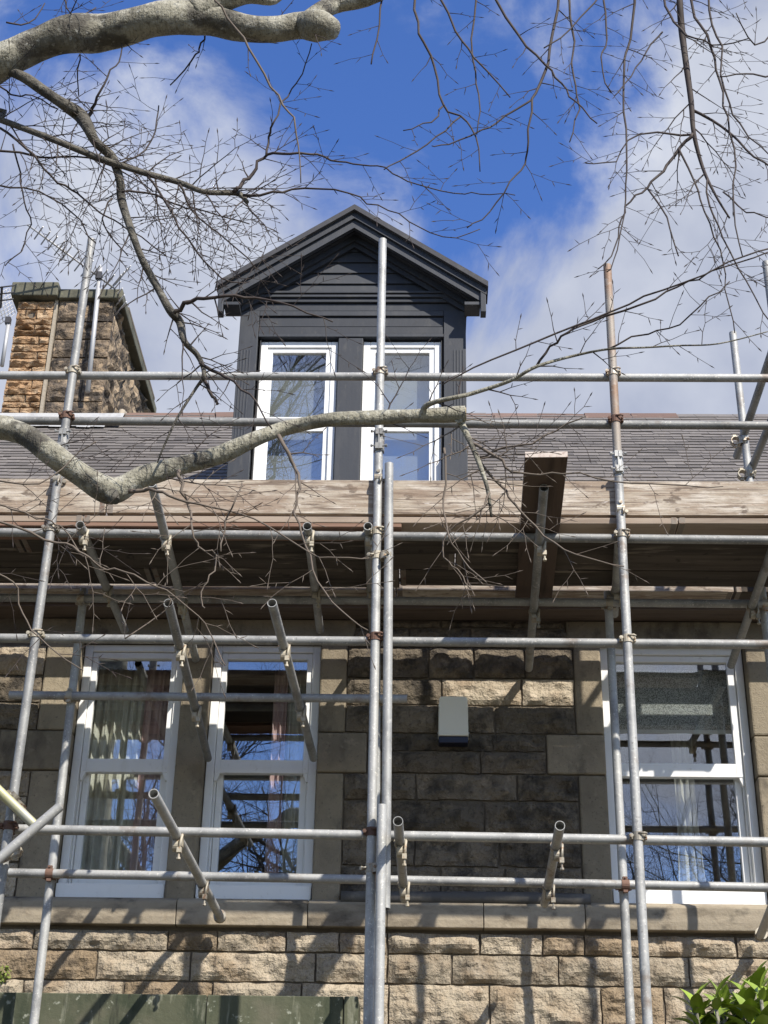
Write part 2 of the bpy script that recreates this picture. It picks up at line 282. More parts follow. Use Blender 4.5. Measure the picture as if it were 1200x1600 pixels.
def stone_mesh(w, h, rough, seed, bulge=.034, depth=.03, step=.022):
    """rock-faced block: front towards -Y, edges at y=0, face bulging outwards unevenly"""
    nx = max(4, int(w / step)); nz_ = max(4, int(h / step)); m = MB(); vs = []
    o = Vector((seed * 3.7, seed * 1.3, seed * 2.1))
    for j in range(nz_ + 1):
        for i in range(nx + 1):
            x = (i / nx - .5) * w; z = (j / nz_ - .5) * h
            e = min(min(i, nx - i) / 2.0, min(j, nz_ - j) / 1.6, 1.0)
            edge = min(i, nx - i) == 0 or min(j, nz_ - j) == 0
            p = Vector((x, 0, z)) + o
            n1 = noise.fractal(p * 5, 1.0, 2.1, 4); n2 = abs(noise.noise(p * 9 + Vector((5, 2, 1))))
            n3 = noise.cell(p * 11)
            n4 = noise.noise(Vector((x * 7, 0, z * 16)) + o); n5 = noise.noise(Vector((x * 30, 0, z * 42)) + o)
            y = -e * bulge * (0.72 + rough * (0.8 * n1 - .6 * n2 + .22 * n3 + .5 * n4 + .22 * n5))
            if edge:
                y = .006 * noise.noise(p * 20); x += .007 * noise.noise(p * 14); z += .008 * noise.noise(p * 14 + Vector((9, 0, 0)))
            vs.append((x, y, z))
    W = nx + 1; fs = []
    for j in range(nz_):
        for i in range(nx): fs.append((j * W + i, j * W + i + 1, (j + 1) * W + i + 1, (j + 1) * W + i))
    m.add(vs, fs)
    ring = [i for i in range(W)] + [j * W + nx for j in range(1, nz_ + 1)] + [nz_ * W + i for i in range(nx - 1, -1, -1)] + [j * W for j in range(nz_ - 1, 0, -1)]
    k = len(ring); b = len(m.v)
    m.v += [(m.v[i][0], depth, m.v[i][2]) for i in ring]
    for a in range(k): c = (a + 1) % k; m.f.append((ring[c], ring[a], b + a, b + c)); m.sm.append(False)
    return m
SEED = [0]
def place_stone(x0, x1, z0, z1, mt, parent, rough=1.0, bulge=.034, y=None, name='stone', gap=.006, depth=.03, step=.022):
    SEED[0] += 1
    me = stone_mesh(x1 - x0 - 2 * gap, z1 - z0 - 2 * gap, rough, SEED[0], bulge, depth, step).mesh(name); me.materials.append(MATS[mt])
    return link(name, me, parent, loc=((x0 + x1) / 2, (YW if y is None else y) + rnd.uniform(-.004, .004), (z0 + z1) / 2))
def block(x0, x1, z0, z1, mt, parent, y0, y1, name='stone', bev=.006):
    c = Vector(((x0 + x1) / 2, y0, (z0 + z1) / 2))
    o = MB().box(x0 - c.x, x1 - c.x, 0, y1 - y0, z0 - c.z, z1 - c.z).build(name, mt, parent, bev); o.location = c; return o
# courses above the string course, heights read off the photograph
CZ = [3.905, 4.127, 4.325, 4.524, 4.69, 4.831, 4.946, 5.128, 5.305, 5.511, 5.642, ZT]
JAMB = [(-2.177, -1, -2.40, -2.62), (-0.675, 1, -0.505, -0.37), (1.067, -1, 0.894, 0.71), (1.957, 1, 2.13, 2.30)]
ZQ0, ZQ1 = 4.69, 4.946                      # the wide tie block in each jamb
for xi, sg, xn, xwide in JAMB:
    for (za, zb, xo) in ((3.905, ZQ0, xn), (ZQ0, ZQ1, xwide), (ZQ1, 5.56, xn)):
        a, b = (xi, xo) if sg > 0 else (xo, xi)
        block(a + .003, b - .003, za + .003, zb - .003, 'ashlar', wall, YW - .006 - (.004 if xo == xwide else 0), YW + .3, 'jamb_stone', .012)
block(-1.530, -1.358, 3.908, 5.557, 'ashlar', wall, YW - .006, YW + .3, 'mullion_stone', .018)
for a, b in ((-2.46, -1.445), (-1.441, -0.46), (0.86, 2.20)):
    block(a, b, 5.563, 5.695, 'ashlar', wall, YW - .008, YW + .3, 'lintel_stone', .008)
centre_j = {0: [wx(600, 1380), wx(688, 1380), wx(790, 1380)], 1: [wx(648, 1330), wx(780, 1330)], 2: [wx(600, 1280), wx(757, 1280)], 3: [wx(650, 1230), wx(808, 1230)], 4: [wx(751, 1190)],
            5: [wx(640, 1160), wx(770, 1160)], 6: [wx(612, 1125), wx(690, 1125), wx(773, 1125)], 7: [wx(690, 1080), wx(815, 1080)], 8: [wx(670, 1035), wx(740, 1035), wx(820, 1035)], 9: [wx(640, 995), wx(735, 995)]}
def run(x0, x1, z0, z1, joints, mt_fn, **k):
    xsj = [x0] + sorted(j for j in joints if x0 + .08 < j < x1 - .08) + [x1]
    for a, b in zip(xsj, xsj[1:]): place_stone(a, b, z0, z1, mt_fn(), wall, **k)
def rj(x0, x1, lo=.3, hi=.62):
    o = []; x = x0 + rnd.uniform(lo * .6, hi * .8)
    while x < x1 - .2: o.append(x); x += rnd.uniform(lo, hi)
    return o
for c in range(10):
    z0, z1 = CZ[c], CZ[c + 1]; tie = ZQ0 - .01 < (z0 + z1) / 2 < ZQ1
    xa = -0.37 if tie else -0.505; xb = 0.71 if tie else 0.894
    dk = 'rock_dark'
    run(xa, xb, z0, z1, centre_j[c], lambda: dk if c != 7 or rnd.random() < .3 else 'rock', rough=1.1 if c < 6 else .9)  # sunlit course mostly gets the paler rock, light put into its colour
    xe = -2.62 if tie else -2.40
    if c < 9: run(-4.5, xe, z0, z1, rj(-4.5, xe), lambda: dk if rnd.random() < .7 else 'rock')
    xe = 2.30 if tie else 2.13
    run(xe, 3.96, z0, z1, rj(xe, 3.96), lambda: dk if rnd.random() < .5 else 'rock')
run(-0.45, 0.85, 5.645, 5.695, rj(-.45, .85, .4, .7), lambda: 'rock_dark', bulge=.014)
# string course: moulded band in lengths
sj = [-4.51, -3.7, -3.0, wx(277, 1430), wx(400, 1430) + .3, wx(605, 1430), wx(755, 1430), wx(913, 1430), wx(1150, 1430) + .25, 3.0, 3.97]
for a, b in zip(sj, sj[1:]):
    c = Vector(((a + b) / 2, YW, 3.83))
    prof = [(YW - .052, ZS0), (YW + .06, ZS0 - .0), (YW + .06, 3.93), (YW + .0, 3.925), (YW - .05, ZS1 - .004), (YW - .058, ZS1 - .02), (YW - .058, ZS0 + .045)]
    o = MB().prism_x([(y - YW, z - c.z) for y, z in prof], a + .002 - c.x, b - .002 - c.x).build('string_course_stone', 'string_stone', wall, .005); o.location = c
# dark roll of lead dressed along the sill band between the windows
rp = [Vector((x, YW - .03 + .003 * math.sin(x * 9), 3.905 + .03 + .003 * math.sin(x * 5))) for x in [-.5 + i * .0715 for i in range(21)]]
MB().tube(rp, .036, 10).build('lead_roll', 'lead_dark', wall)
# courses below the string
low = [(wz(1537), wz(1490), [wx(p, 1515) for p in (150, 297, 493, 605, 706, 873, 1077)]), (wz(1490), ZS0 - .018, [wx(p, 1470) for p in (52, 263, 340, 447, 530, 605, 750, 848, 913, 1005, 1150)]),
       (3.21, wz(1537), [wx(p, 1570) for p in (33, 190, 330, 470, 607, 765, 940, 1038, 1180)]), (3.0, 3.21, rj(-3.2, 2.8)), (2.78, 3.0, rj(-3.2, 2.8))]
for z0, z1, js in low:
    js = sorted(js); js = [js[0] - d for d in (1.5, 1.05, .6)] + js + [js[-1] + d for d in (.45, .95, 1.4)]
    run(-4.5, 3.96, z0, z1, js, lambda: 'rock' if rnd.random() < .75 else 'rock_brown', rough=1.0, bulge=.030, step=.02)
MB().box(-4.5, 3.96, YW - .004, YW + .012, 0, 2.776).build('lower_wall_face', 'rock', wall)
# bay below on the left: algae-stained parapet slabs standing proud of the wall
YB = 8.62; zb = at(300, 1554, YB).z
bay = MB().box(-4.46, wx(560, 1575, YB) - .02, YB + .012, YW - .03, 0, zb - .012).build('bay', 'mortar', house)
bj = [-4.45, -3.9, -3.2, wx(-40, 1575, YB), wx(322, 1575, YB), wx(537, 1575, YB), wx(560, 1575, YB)]
for a, b in zip(bj, bj[1:]):
    block(a + .002, b - .002, zb - .42, zb, 'algae_stone', bay, YB - (.0 if b - a > .2 else .012), YW - .034, 'parapet_stone', .006)

# rooms behind the windows
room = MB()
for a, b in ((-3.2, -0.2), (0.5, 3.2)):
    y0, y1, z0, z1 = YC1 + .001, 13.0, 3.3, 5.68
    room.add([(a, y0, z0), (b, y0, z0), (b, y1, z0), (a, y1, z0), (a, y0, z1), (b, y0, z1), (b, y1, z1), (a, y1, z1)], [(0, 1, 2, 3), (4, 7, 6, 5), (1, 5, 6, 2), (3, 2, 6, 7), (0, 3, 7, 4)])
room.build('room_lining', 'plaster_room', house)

def frame_ring(m, x0, x1, z0, z1, y0, y1, wl, wr, wt, wb):
    m.box(x0, x0 + wl, y0, y1, z0, z1); m.box(x1 - wr, x1, y0, y1, z0, z1)
    m.box(x0 + wl, x1 - wr, y0, y1, z1 - wt, z1); m.box(x0 + wl, x1 - wr, y0, y1, z0, z0 + wb)
def pane(x0, x1, z0, z1, y, parent, lean=0.0):
    c = Vector(((x0 + x1) / 2, y, (z0 + z1) / 2))
    o = MB().box(x0 - c.x, x1 - c.x, 0, .004, z0 - c.z, z1 - c.z).build('pane', 'glass', parent); o.location = c
    o.rotation_euler = (rnd.uniform(-.001, .001) + lean, 0, rnd.uniform(-.003, .003)); return o
ZM0, ZM1 = 4.715, 4.80
for k, (x0, x1) in enumerate(WIN):
    fw = .05; x0 += .003; x1 -= .003
    m = MB(); frame_ring(m, x0, x1, ZB, ZH, YW + .075, YW + .22, fw, fw, .045, .06)
    m.box(x0 + fw, x0 + fw + .012, YW + .12, YW + .21, ZB + .06, ZM0); m.box(x1 - fw - .012, x1 - fw, YW + .12, YW + .21, ZB + .06, ZM0)   # staff beads
    win = m.build('sash_window', 'upvc', house, .004)
    us = .034 if k < 2 else .045
    a, b = x0 + fw + .002, x1 - fw - .002
    m = MB(); frame_ring(m, a, b, ZM0, ZH - .047, YW + .092, YW + .135, us, us, .04, ZM1 - ZM0)
    for s, xx in ((1, a), (-1, b)):                                   # sash horns
        q = [(xx, ZM0 - .052), (xx + s * .014, ZM0 - .05), (xx + s * .026, ZM0 - .02), (xx + s * .034, ZM0 + .002), (xx, ZM0 + .002)]
        m.prism(q if s > 0 else q[::-1], YW + .096, YW + .131)
    m.build('upper_sash', 'upvc', win, .003)
    pane(a + us - .004, b - us + .004, ZM1 - .004, ZH - .047 - .036, YW + .112, win, -.007)
    m = MB(); a2, b2 = x0 + fw + .014, x1 - fw - .014; lst = .038
    frame_ring(m, a2, b2, ZB + .063, ZM1 - .012, YW + .142, YW + .185, lst, lst, .05, .075)
    m.build('lower_sash', 'upvc', win, .003)
    pane(a2 + lst - .004, b2 - lst + .004, ZB + .134, ZM1 - .058, YW + .163, win)
    # cill with rounded lower corners
    r_ = .03; poly = []
    zc0, zc1 = ZB - .022, ZB + .075
    for cx_, cz_, a0 in ((x0 + r_, zc0 + r_, 180), (x1 - r_, zc0 + r_, 270)):
        for i in range(6): t = R(a0 + i * 18); poly.append((cx_ + r_ * math.cos(t), cz_ + r_ * math.sin(t)))
    poly += [(x1, zc1), (x0, zc1)]
    MB().prism(poly, YW + .03, YW + .078).build('sill', 'upvc', win, .004)
    MB().box((x0 + x1) / 2 - .035, (x0 + x1) / 2 + .035, YW + .128, YW + .14, ZM1 + .001, ZM1 + .014).build('sash_lock', 'upvc', win, .003)

# eaves: soffit, fascia, gutter
ev = MB().box(XL, XR, 8.825, YW + .2, ZT + .001, ZT + .022).build('soffit', 'fascia', house)
MB().box(XL, XR, 8.803, 8.823, ZT + .024, ZT + .15).build('fascia_board', 'fascia', house)
gp = [(8.655 + .05 * math.cos(R(a)), 5.775 + .05 * math.sin(R(a))) for a in range(180, 361, 20)]
gp2 = [(8.655 + .045 * math.cos(R(a)), 5.775 + .045 * math.sin(R(a))) for a in range(360, 179, -20)]
MB().prism_x(gp + gp2, XL, XR).build('gutter', 'gutter_black', house)

# ------------------------------------------------------------------ roof
YE, ZE = 8.74, 5.83; YR, ZR = 13.0, 9.70
tanr = (ZR - ZE) / (YR - YE); ang = math.atan(tanr); SL = math.hypot(YR - YE, ZR - ZE)
up = Vector((0, math.cos(ang), math.sin(ang))); nrm = Vector((0, -math.sin(ang), math.cos(ang)))
def rp_(x, s, h=0): return Vector((x, YE, ZE)) + up * s + nrm * h
m = MB()
vs = [rp_(XL, 0), rp_(XR, 0), rp_(XR, SL), rp_(XL, SL), (XL, 2 * YR - YE, ZE), (XR, 2 * YR - YE, ZE)]
m.add(vs, [(0, 1, 2, 3), (3, 2, 5, 4), (0, 3, 4), (1, 5, 2)])
roof = m.build('roof', 'lead_dark', house)
for xg in (XL, XR - .3): MB().box(xg + .004, xg + .296, YC1 + .004, 2 * YR - YE - .3, 0, ZE - .1).build('gable_wall', 'rock_dark', house)
MB().box(XL + .004, XR - .004, 2 * YR - YE - .298, 2 * YR - YE - .05, 0, ZE - .1).build('rear_wall', 'rock_dark', house)
PROTO = []
for k in range(6):
    w = (.155, .17, .185, .2, .215, .165)[k]; h = .235; t = .007
    mm = MB(); c = [rnd.uniform(-.004, .004) for _ in range(4)]
    mm.add([(-w / 2, 0 + c[0], 0), (w / 2, c[1], 0), (w / 2, h, 0), (-w / 2, h, 0), (-w / 2, c[0], t), (w / 2, c[1], t), (w / 2, h, t), (-w / 2, h, t)],
           [(0, 3, 2, 1), (4, 5, 6, 7), (0, 1, 5, 4), (1, 2, 6, 5), (2, 3, 7, 6), (3, 0, 4, 7)])
    me = mm.mesh('slate'); me.materials.append(MATS['slate']); PROTO.append((w, me, list(mm.v), list(mm.f)))
GA = .122; slates = []; rows = int(SL / GA)
for r_ in range(rows):
    x = -4.56 + (r_ % 2) * .09 + rnd.uniform(0, .03); s0 = r_ * GA
    while x < 3.9:
        k = rnd.randrange(6); w = PROTO[k][0]; xc = x + w / 2; x += w + .003
        s = s0 + rnd.uniform(-.014, .014) - (rnd.random() < .03) * .03 + .012 * math.sin(xc * 1.3 + r_ * .05)
        P = rp_(xc, s, .012)
        if -1.30 < xc < 0.15 and 9.62 < P.y < 12.2: continue
        if -4.05 < xc < -3.15 and P.y > 12.45: continue
        tilt = math.atan2(.009, GA) + rnd.uniform(-.012, .02)
        M_ = Matrix.Translation(P) @ Matrix.Rotation(ang, 4, 'X') @ Matrix.Rotation(-tilt * .8 + .0, 4, 'X') @ Matrix.Rotation(rnd.uniform(-.012, .012), 4, 'Z')
        M_ = Matrix.Translation(nrm * .013) @ M_
        px_, py_ = proj(P); vis = 0 <= px_ <= 1200 and 635 < py_ < 742 and not (345 < px_ < 735)
        slates.append((0 if vis else 1, P.y, k, M_))
slates.sort(key=lambda q: (q[0], q[1]))
for q in slates[:300]:
    o = link('slate', PROTO[q[2]][1], roof); o.matrix_local = q[3]
st = MB()
for q in slates[300:]:
    st.add([q[3] @ Vector(v) for v in PROTO[q[2]][2]], PROTO[q[2]][3])
o = st.build('slates', 'slate', roof); tag(o, kind='stuff')
# ridge tiles (clay angle ridge), stepping down at the right
x = -3.0
xstep = at(1046, 640, YR).x
while x < 3.6:
    ln = .45; stepd = x > xstep - .2
    if not (-4.2 < x + .2 < -3.1):
        z = ZR + (-.045 if stepd else .018) + rnd.uniform(-.006, .006); wd_ = .15
        mm = MB(); dz = wd_ * tanr
        mm.prism_x([(-wd_, -dz), (0 - .02, -.012), (.02, -.012), (wd_, -dz), (wd_, -dz + .02), (.02, .014), (-.02, .014), (-wd_, -dz + .022)][::-1], 0, ln - .006)
        o = mm.build('ridge_tile', 'ridge_clay', roof, .004); o.location = (x, YR, z); o.rotation_euler = (0, rnd.uniform(-.012, .012), 0)
    x += ln
mm = MB().box(-3.05, 3.95, YR - .20, YR - .165, ZR - .235, ZR - .165); o = mm.build('ridge_bedding', 'mortar_pale', roof)

# ------------------------------------------------------------------ chimney
YCH = 12.6; cxl, cxm, cxr = -4.10, -3.68, -3.13; zcb, zct = 8.9, 10.80
chim = MB().box(cxl + .02, cxr - .02, YCH + .02, 14.70, zcb, zct).build('chimney', 'mortar', house)
z = 9.16; rowi = 0
while z < zct - .03:
    h = rnd.uniform(.06, .115); h = min(h, zct - z)
    xm = cxl + rnd.uniform(.14, .28) if rowi % 2 else None
    segs = [(cxl, cxm - .05)] if xm is None else [(cxl, xm), (xm, cxm - .05)]
    for a, b in segs: place_stone(a, b, z, z + h, 'chimney_orange', chim, rough=1.7, bulge=.04, y=YCH, gap=.007, step=.025)
    z += h; rowi += 1
z = 9.16
MB().box(cxm - .045, cxm - .012, YCH - .012, YCH + .03, z, zct).build('mortar_joint', 'mortar_pale', chim)
rowi = 0
while z < zct - .04:
    h = min(rnd.uniform(.2, .26), zct - z)
    if zct - z - h < .1: h = zct - z
    xm = cxm + (.2 if rowi % 2 else .33)
    for a, b in ((cxm - .005, xm), (xm, cxr)): place_stone(a, b, z, z + h, 'chimney_sooty', chim, rough=1.3, bulge=.035, y=YCH, gap=.008, step=.03)
    z += h; rowi += 1
z = 9.0; rowi = 0
while z < zct - .04:
    h = min(rnd.uniform(.2, .28), zct - z)
    if zct - z - h < .1: h = zct - z
    ys = [YCH + .02]; 
    while ys[-1] < 14.3: ys.append(ys[-1] + rnd.uniform(.35, .6))
    ys[-1] = 14.7
    for a, b in zip(ys, ys[1:]):
        SEED[0] += 1; me = stone_mesh(b - a - .012, h - .012, 1.3, SEED[0], .045, .03, .045).mesh('stone'); me.materials.append(MATS['chimney_rubble'])
        o = link('stone', me, chim, loc=(cxr - .01, (a + b) / 2, z + h / 2)); o.rotation_euler = (0, 0, R(90))
    z += h; rowi += 1
for a, b, za, zb_, yo in ((-4.16, cxm - .012, zct, 10.965, -.09), (cxm - .008, -3.05, zct - .01, 10.90, -.06)):
    block(a, b, za, zb_, 'coping', chim, YCH + yo, 14.76, 'coping_stone', .012)
MB().box(-4.16, -3.05, YCH + .3, 14.6, 10.9, 10.935).build('flaunching', 'mortar', chim)
# lead and mortar flashing where the stack meets the slates
fl = MB()
for i in range(10):
    xa = -4.2 + i * .13; s0 = (12.42 - YE) / math.cos(ang) + rnd.uniform(-.06, .03); s1 = (12.6 - YE) / math.cos(ang) + .03
    fl.add([rp_(xa, s0, .05), rp_(xa + .135, s0 + rnd.uniform(-.03, .03), .05), rp_(xa + .135, s1, .12), rp_(xa, s1, .12)], [(0, 1, 2, 3)])
fl.build('flashing', 'lead', chim)
fm = MB()
pts = [rp_(-2.98, (12.6 - YE) / math.cos(ang) + k * .08, .05 + .02 * math.sin(k * 2)) for k in range(7)]
fm.tube(pts, [.015, .03, .035, .025, .03, .025, .015], 9, wob=.9).build('mortar_fillet', 'mortar_pale', chim)

# ------------------------------------------------------------------ dormer
YD = 9.5; YF = YD - .20
def Z4(x, y, Y=YD): return at(330 + x / 2.609, 310 + y / 2.609, Y)
dxl, dxr = -1.405, 0.262; dcx = (dxl + dxr) / 2
_a, _l, _r = Z4(580, 40, YF), Z4(30, 350, YF), Z4(1122, 350, YF)
xa, za = (_l.x + _r.x) / 2, _a.z; ta = (za - (_l.z + _r.z) / 2) / ((_r.x - _l.x) / 2); ca = math.cos(math.atan(ta))
xeL, xeR = _l.x, _r.x; zeb = Z4(1115, 460, YF).z
mz = lambda y: Z4(600, y).z
dm = MB().box(dxl + .05, dxr - .05, YD + .06, 12.5, 6.0, mz(560)); 
dm.box(dxl + .05, dxr - .05, YD + .03, 12.6, mz(575) + .02, mz(400))
dm = MB()
# hollow body: cheeks, head, backing behind the windows' surrounds
dm.box(dxl + .02, dxl + .09, YD + .07, 12.4, 6.0, mz(430)); dm.box(dxr - .09, dxr - .02, YD + .07, 12.4, 6.0, mz(430))
dm.box(dxl + .09, dxr - .09, YD + .07, YD + .12, 8.19, mz(430)); dm.box(dxl + .09, dxr - .09, YD + .07, YD + .12, 6.0, 6.75)
dm.box(dxl + .09, dxr - .09, 11.0, 11.05, 6.0, 8.6)
dormer = dm.build('dormer', 'dormer_paint', house)
def rake(d0, d1, y0, y1, xl=xeL, xr=xeR, mt='dormer_paint', name='raking_board', inset=0):
    m = MB()
    for s, xe in ((-1, xl + inset), (1, xr - inset)):
        zt = lambda x, d: za - d / ca - abs(x - xa) * ta
        q = [(xa, zt(xa, d1)), (xe, zt(xe, d1)), (xe, zt(xe, d0)), (xa, zt(xa, d0))]
        m.prism(q if s > 0 else q[::-1], y0, y1)
    return m.build(name, mt, dormer)
rake(-.012, .026, YF - .03, YD - .004, xeL - .012, xeR + .012, 'dormer_roof', 'roof_covering'); rake(-.010, .024, YD - .002, 12.9, dxl - .015, dxr + .015, 'dormer_roof', 'roof_covering')
rake(.027, .075, YF + .0, YF + .05, name='bargeboard'); rake(.076, .135, YF + .022, YF + .06, name='bargeboard', inset=.012)
rake(.040, .062, YF + .06, YD - .004, name='soffit', inset=.01)
rake(.063, .115, YD - .10, YD - .02, name='bed_moulding', inset=.05); rake(.116, .16, YD - .065, YD - .02, name='bed_moulding', inset=.10)
rake(.161, .195, YD - .04, YD - .018, name='bed_moulding', inset=.16)
for s, xe in ((1, xeL), (-1, xeR)):                                   # boxed eaves running back along both sides
    a, b = sorted((xe + s * .005, xe + s * .045)); ztop = za - .03 / ca - abs(xe - xa) * ta
    MB().box(a, b, YF + .003, YF + .085, zeb, ztop - .012).build('eaves_fascia', 'dormer_paint', dormer, .004)
    a, b = sorted((xe + s * .046, xe + s * .16)); MB().box(a, b, YF + .02, YD - .03, zeb + .075, zeb + .10).build('eaves_soffit', 'dormer_paint', dormer)
# gable cladding boards
zl = [mz(395), mz(352), mz(308), mz(265), mz(222), mz(150), mz(80)]
for z0, z1 in zip(zl, zl[1:]):
    hw0 = (za - .15 / ca - z0) / ta; hw1 = max(.0, (za - .15 / ca - z1) / ta)
    if hw0 < .03: continue
    hw0 = min(hw0, .84); 
    if hw1 <= 0.01:
        z1 = za - .15 / ca; poly = [(xa - hw0, z0), (xa + hw0, z0), (xa, z1)]; n = 3
    else: poly = [(xa - hw0, z0), (xa + hw0, z0), (xa + hw1, z1), (xa - hw1, z1)]; n = 4
    m = MB(); vs = [(x, YD - .016 if i < 2 else YD - .002, z) for i, (x, z) in enumerate(poly)] + [(x, YD + .02, z) for x, z in poly]
    fs = [tuple(range(n)), tuple(range(2 * n - 1, n - 1, -1))] + [((i + 1) % n, i, n + i, n + (i + 1) % n) for i in range(n)]
    m.add(vs, fs).build('cladding_board', 'dormer_paint', dormer)
# entablature
for y0, y1, pr, ex in ((393, 403, .055, .05), (404, 416, .045, .04), (417, 432, .03, .02), (433, 463, .012, .012)):
    MB().box(dxl - ex, dxr + ex, YD - pr, YD + .07, mz(y1), mz(y0) - .0015).build('cornice_moulding', 'dormer_paint', dormer, .004)
xpl, xpr = Z4(195, 520).x, Z4(948, 520).x
for y0, y1, pr in ((464, 484, .018), (486, 524, .004), (526, 556, .010), (557, 570, .020)):
    MB().box(xpl + .002, xpr - .002, YD - pr, YD + .07, mz(y1), mz(y0) - .0015).build('head_board', 'dormer_paint', dormer, .003)
zbot = 6.25
for s, a, b in ((-1, dxl, xpl), (1, xpr, dxr)):
    MB().box(a, b, YD - .022, YD + .07, zbot, mz(464) - .0015).build('pilaster', 'dormer_paint', dormer, .003)
    for i in range(4):
        xf = (a + .022 + i * .022) if s < 0 else (b - .022 - i * .022)
        MB().box(xf - .005, xf + .005, YD - .026, YD - .0215, 7.22, mz(625)).build('flute', 'dormer_paint', dormer, .002)
    MB().box(a - .012, b + .004, YD - .04, YD + .06, zbot, 7.195).build('pilaster_base', 'dormer_paint', dormer, .004)
wa, wb, wc, wd2 = -1.243, -0.674, -0.489, 0.083; wz1 = 8.178; wz0 = 6.78
MB().box(wb + .003, wc - .003, YD - .012, YD + .07, zbot, mz(571)).build('centre_post', 'dormer_paint', dormer, .004)
MB().box(dxl + .1, dxr - .1, YD - .05, YD + .07, zbot, wz0 - .005).build('dormer_sill', 'dormer_paint', dormer, .004)
for a, b in ((wa, wb), (wc, wd2)):
    m = MB(); frame_ring(m, a, b, wz0, wz1, YD + .022, YD + .07, .05, .05, .05, .05)
    ww = m.build('window_frame', 'upvc', dormer, .004)
    zt0, zt1 = 7.40, 7.535
    m = MB(); frame_ring(m, a + .05, b - .05, zt1 - .06, wz1 - .05, YD + .034, YD + .066, .038, .038, .038, .06)
    m.build('window_sash', 'upvc', dormer, .003)
    m = MB(); frame_ring(m, a + .05, b - .05, wz0 + .05, zt1 - .062, YD + .044, YD + .068, .038, .038, .05, .05)
    m.build('window_sash', 'upvc', dormer, .003)
    pane(a + .085, b - .085, zt1 - .004, wz1 - .085, YD + .052, dormer)
    pane(a + .085, b - .085, wz0 + .095, zt1 - .108, YD + .058, dormer)
    for xb in (a - .006, b - .002): MB().box(xb, xb + .008, YD + .0, YD + .03, wz0, wz1 + .004).build('seal', 'rubber', dormer)

# ------------------------------------------------------------------ alarm box on the wall
p0, p1 = at(685, 1088, 8.92), at(732, 1150, 8.92)
al = empty('alarm_box', ((p0.x + p1.x) / 2, YW, p1.z), 'small cream alarm sounder box with navy base on the stone wall', 'alarm box')
w = p1.x - p0.x; hh = p0.z - p1.z
def rpoly(w0, w1, z0, z1, r):
    return [(-w0 / 2, z0), (w0 / 2, z0), (w1 / 2, z1 - r), (w1 / 2 - r * .3, z1 - r * .3), (w1 / 2 - r, z1), (-w1 / 2 + r, z1), (-w1 / 2 + r * .3, z1 - r * .3), (-w1 / 2, z1 - r)]
MB().prism(rpoly(w, w * .96, 0, hh, .02), -.085, -.03).build('cover', 'alarm_cream', al, .006)
MB().prism(rpoly(w * 1.02, w * .99, .0, hh - .012, .02), -.029, -.004).build('backplate', 'alarm_cream', al, .003)
MB().prism([(-w / 2 + .004, -.045), (w / 2 - .004, -.045), (w / 2, -.0015), (-w / 2, -.0015)], -.08, -.006).build('strobe_base', 'alarm_navy', al, .006)
for s in (-1, 1): MB().tube([(s * w * .5, -.05, .03), (s * w * .535, -.05, .03)], .006, 8).build('screw', 'aerial', al)

# ------------------------------------------------------------------ curtains and blind
def curtain(name, x0, x1, z0, z1, y, amp, waves, mt, label, cat, hem=0.0, gather=0.0):
    n = int(waves * 12); vs = []; fs = []; rows = 9; ph = rnd.uniform(0, 6); cx = (x0 + x1) / 2
    for j in range(rows + 1):
        t = j / rows; z = z0 + (z1 - z0) * t
        for i in range(n + 1):
            u = i / n; a = u * waves * 2 * math.pi + ph + .5 * math.sin(u * 9)
            x = x0 + (x1 - x0) * u; x = cx + (x - cx) * (1 - gather * math.sin(t * math.pi))
            vs.append((x - cx, amp * math.sin(a) * (1.1 - .4 * t) + .01 * math.sin(a * 2.3), z - z0 + hem * u * (1 - t)))
    for j in range(rows):
        for i in range(n): a = j * (n + 1) + i; fs.append((a, a + 1, a + n + 2, a + n + 1))
    m = MB().add(vs, fs, True); o = m.build(name, mt); o.location = (cx, y, z0)
    s = o.modifiers.new('solid', 'SOLIDIFY'); s.thickness = .003
    return tag(o, label, cat)
curtain('curtain', -2.19, -1.80, 3.98, 5.50, YW + .34, .030, 7, 'curtain_cream', 'cream pleated curtain filling the left half of the leftmost window', 'curtain')
curtain('curtain', -1.81, -1.635, 3.98, 5.50, YW + .33, .024, 2.6, 'curtain_pink', 'pink curtain beside the cream pleats in the leftmost window', 'curtain')
curtain('curtain', -0.99, -0.90, 3.98, 5.50, YW + .33, .018, 2, 'curtain_pink', 'narrow pink curtain edge in the second window from the left', 'curtain')
curtain('curtain', -0.90, -0.66, 3.98, 5.50, YW + .345, .028, 4, 'curtain_cream', 'narrow cream pleated curtain at the right of the second window', 'curtain')
curtain('curtain', 1.50, 1.68, 3.98, 5.50, YW + .42, .030, 3, 'curtain_white', 'white curtain gathered in the middle of the right hand window', 'curtain', gather=.35)
for xx_, lb_ in ((-.958, 'pale flat blind behind the left dormer window, its grey imitating reflected sky'), (-.203, 'pale flat blind behind the right dormer window, its grey imitating reflected sky')):
    nb = MB().box(-.25, .25, 0, .003, 0, 1.36).build('reflection_blind', 'net_reflection'); nb.location = (xx_, YD + .16, 6.8); tag(nb, lb_, 'blind')
    MB().box(-.255, .255, -.012, .014, 1.361, 1.39).build('blind_rail', 'upvc', nb)
bl = MB().box(-.41, .41, 0, .003, -.40, 0).build('roller_blind', 'blind'); bl.location = (1.512, YW + .215, 5.46)
tag(bl, 'speckled grey roller blind half lowered in the right hand window', 'blind')
bt = MB().box(-.412, .412, -.006, .009, -.425, -.401).build('bottom_bar', 'upvc', bl)

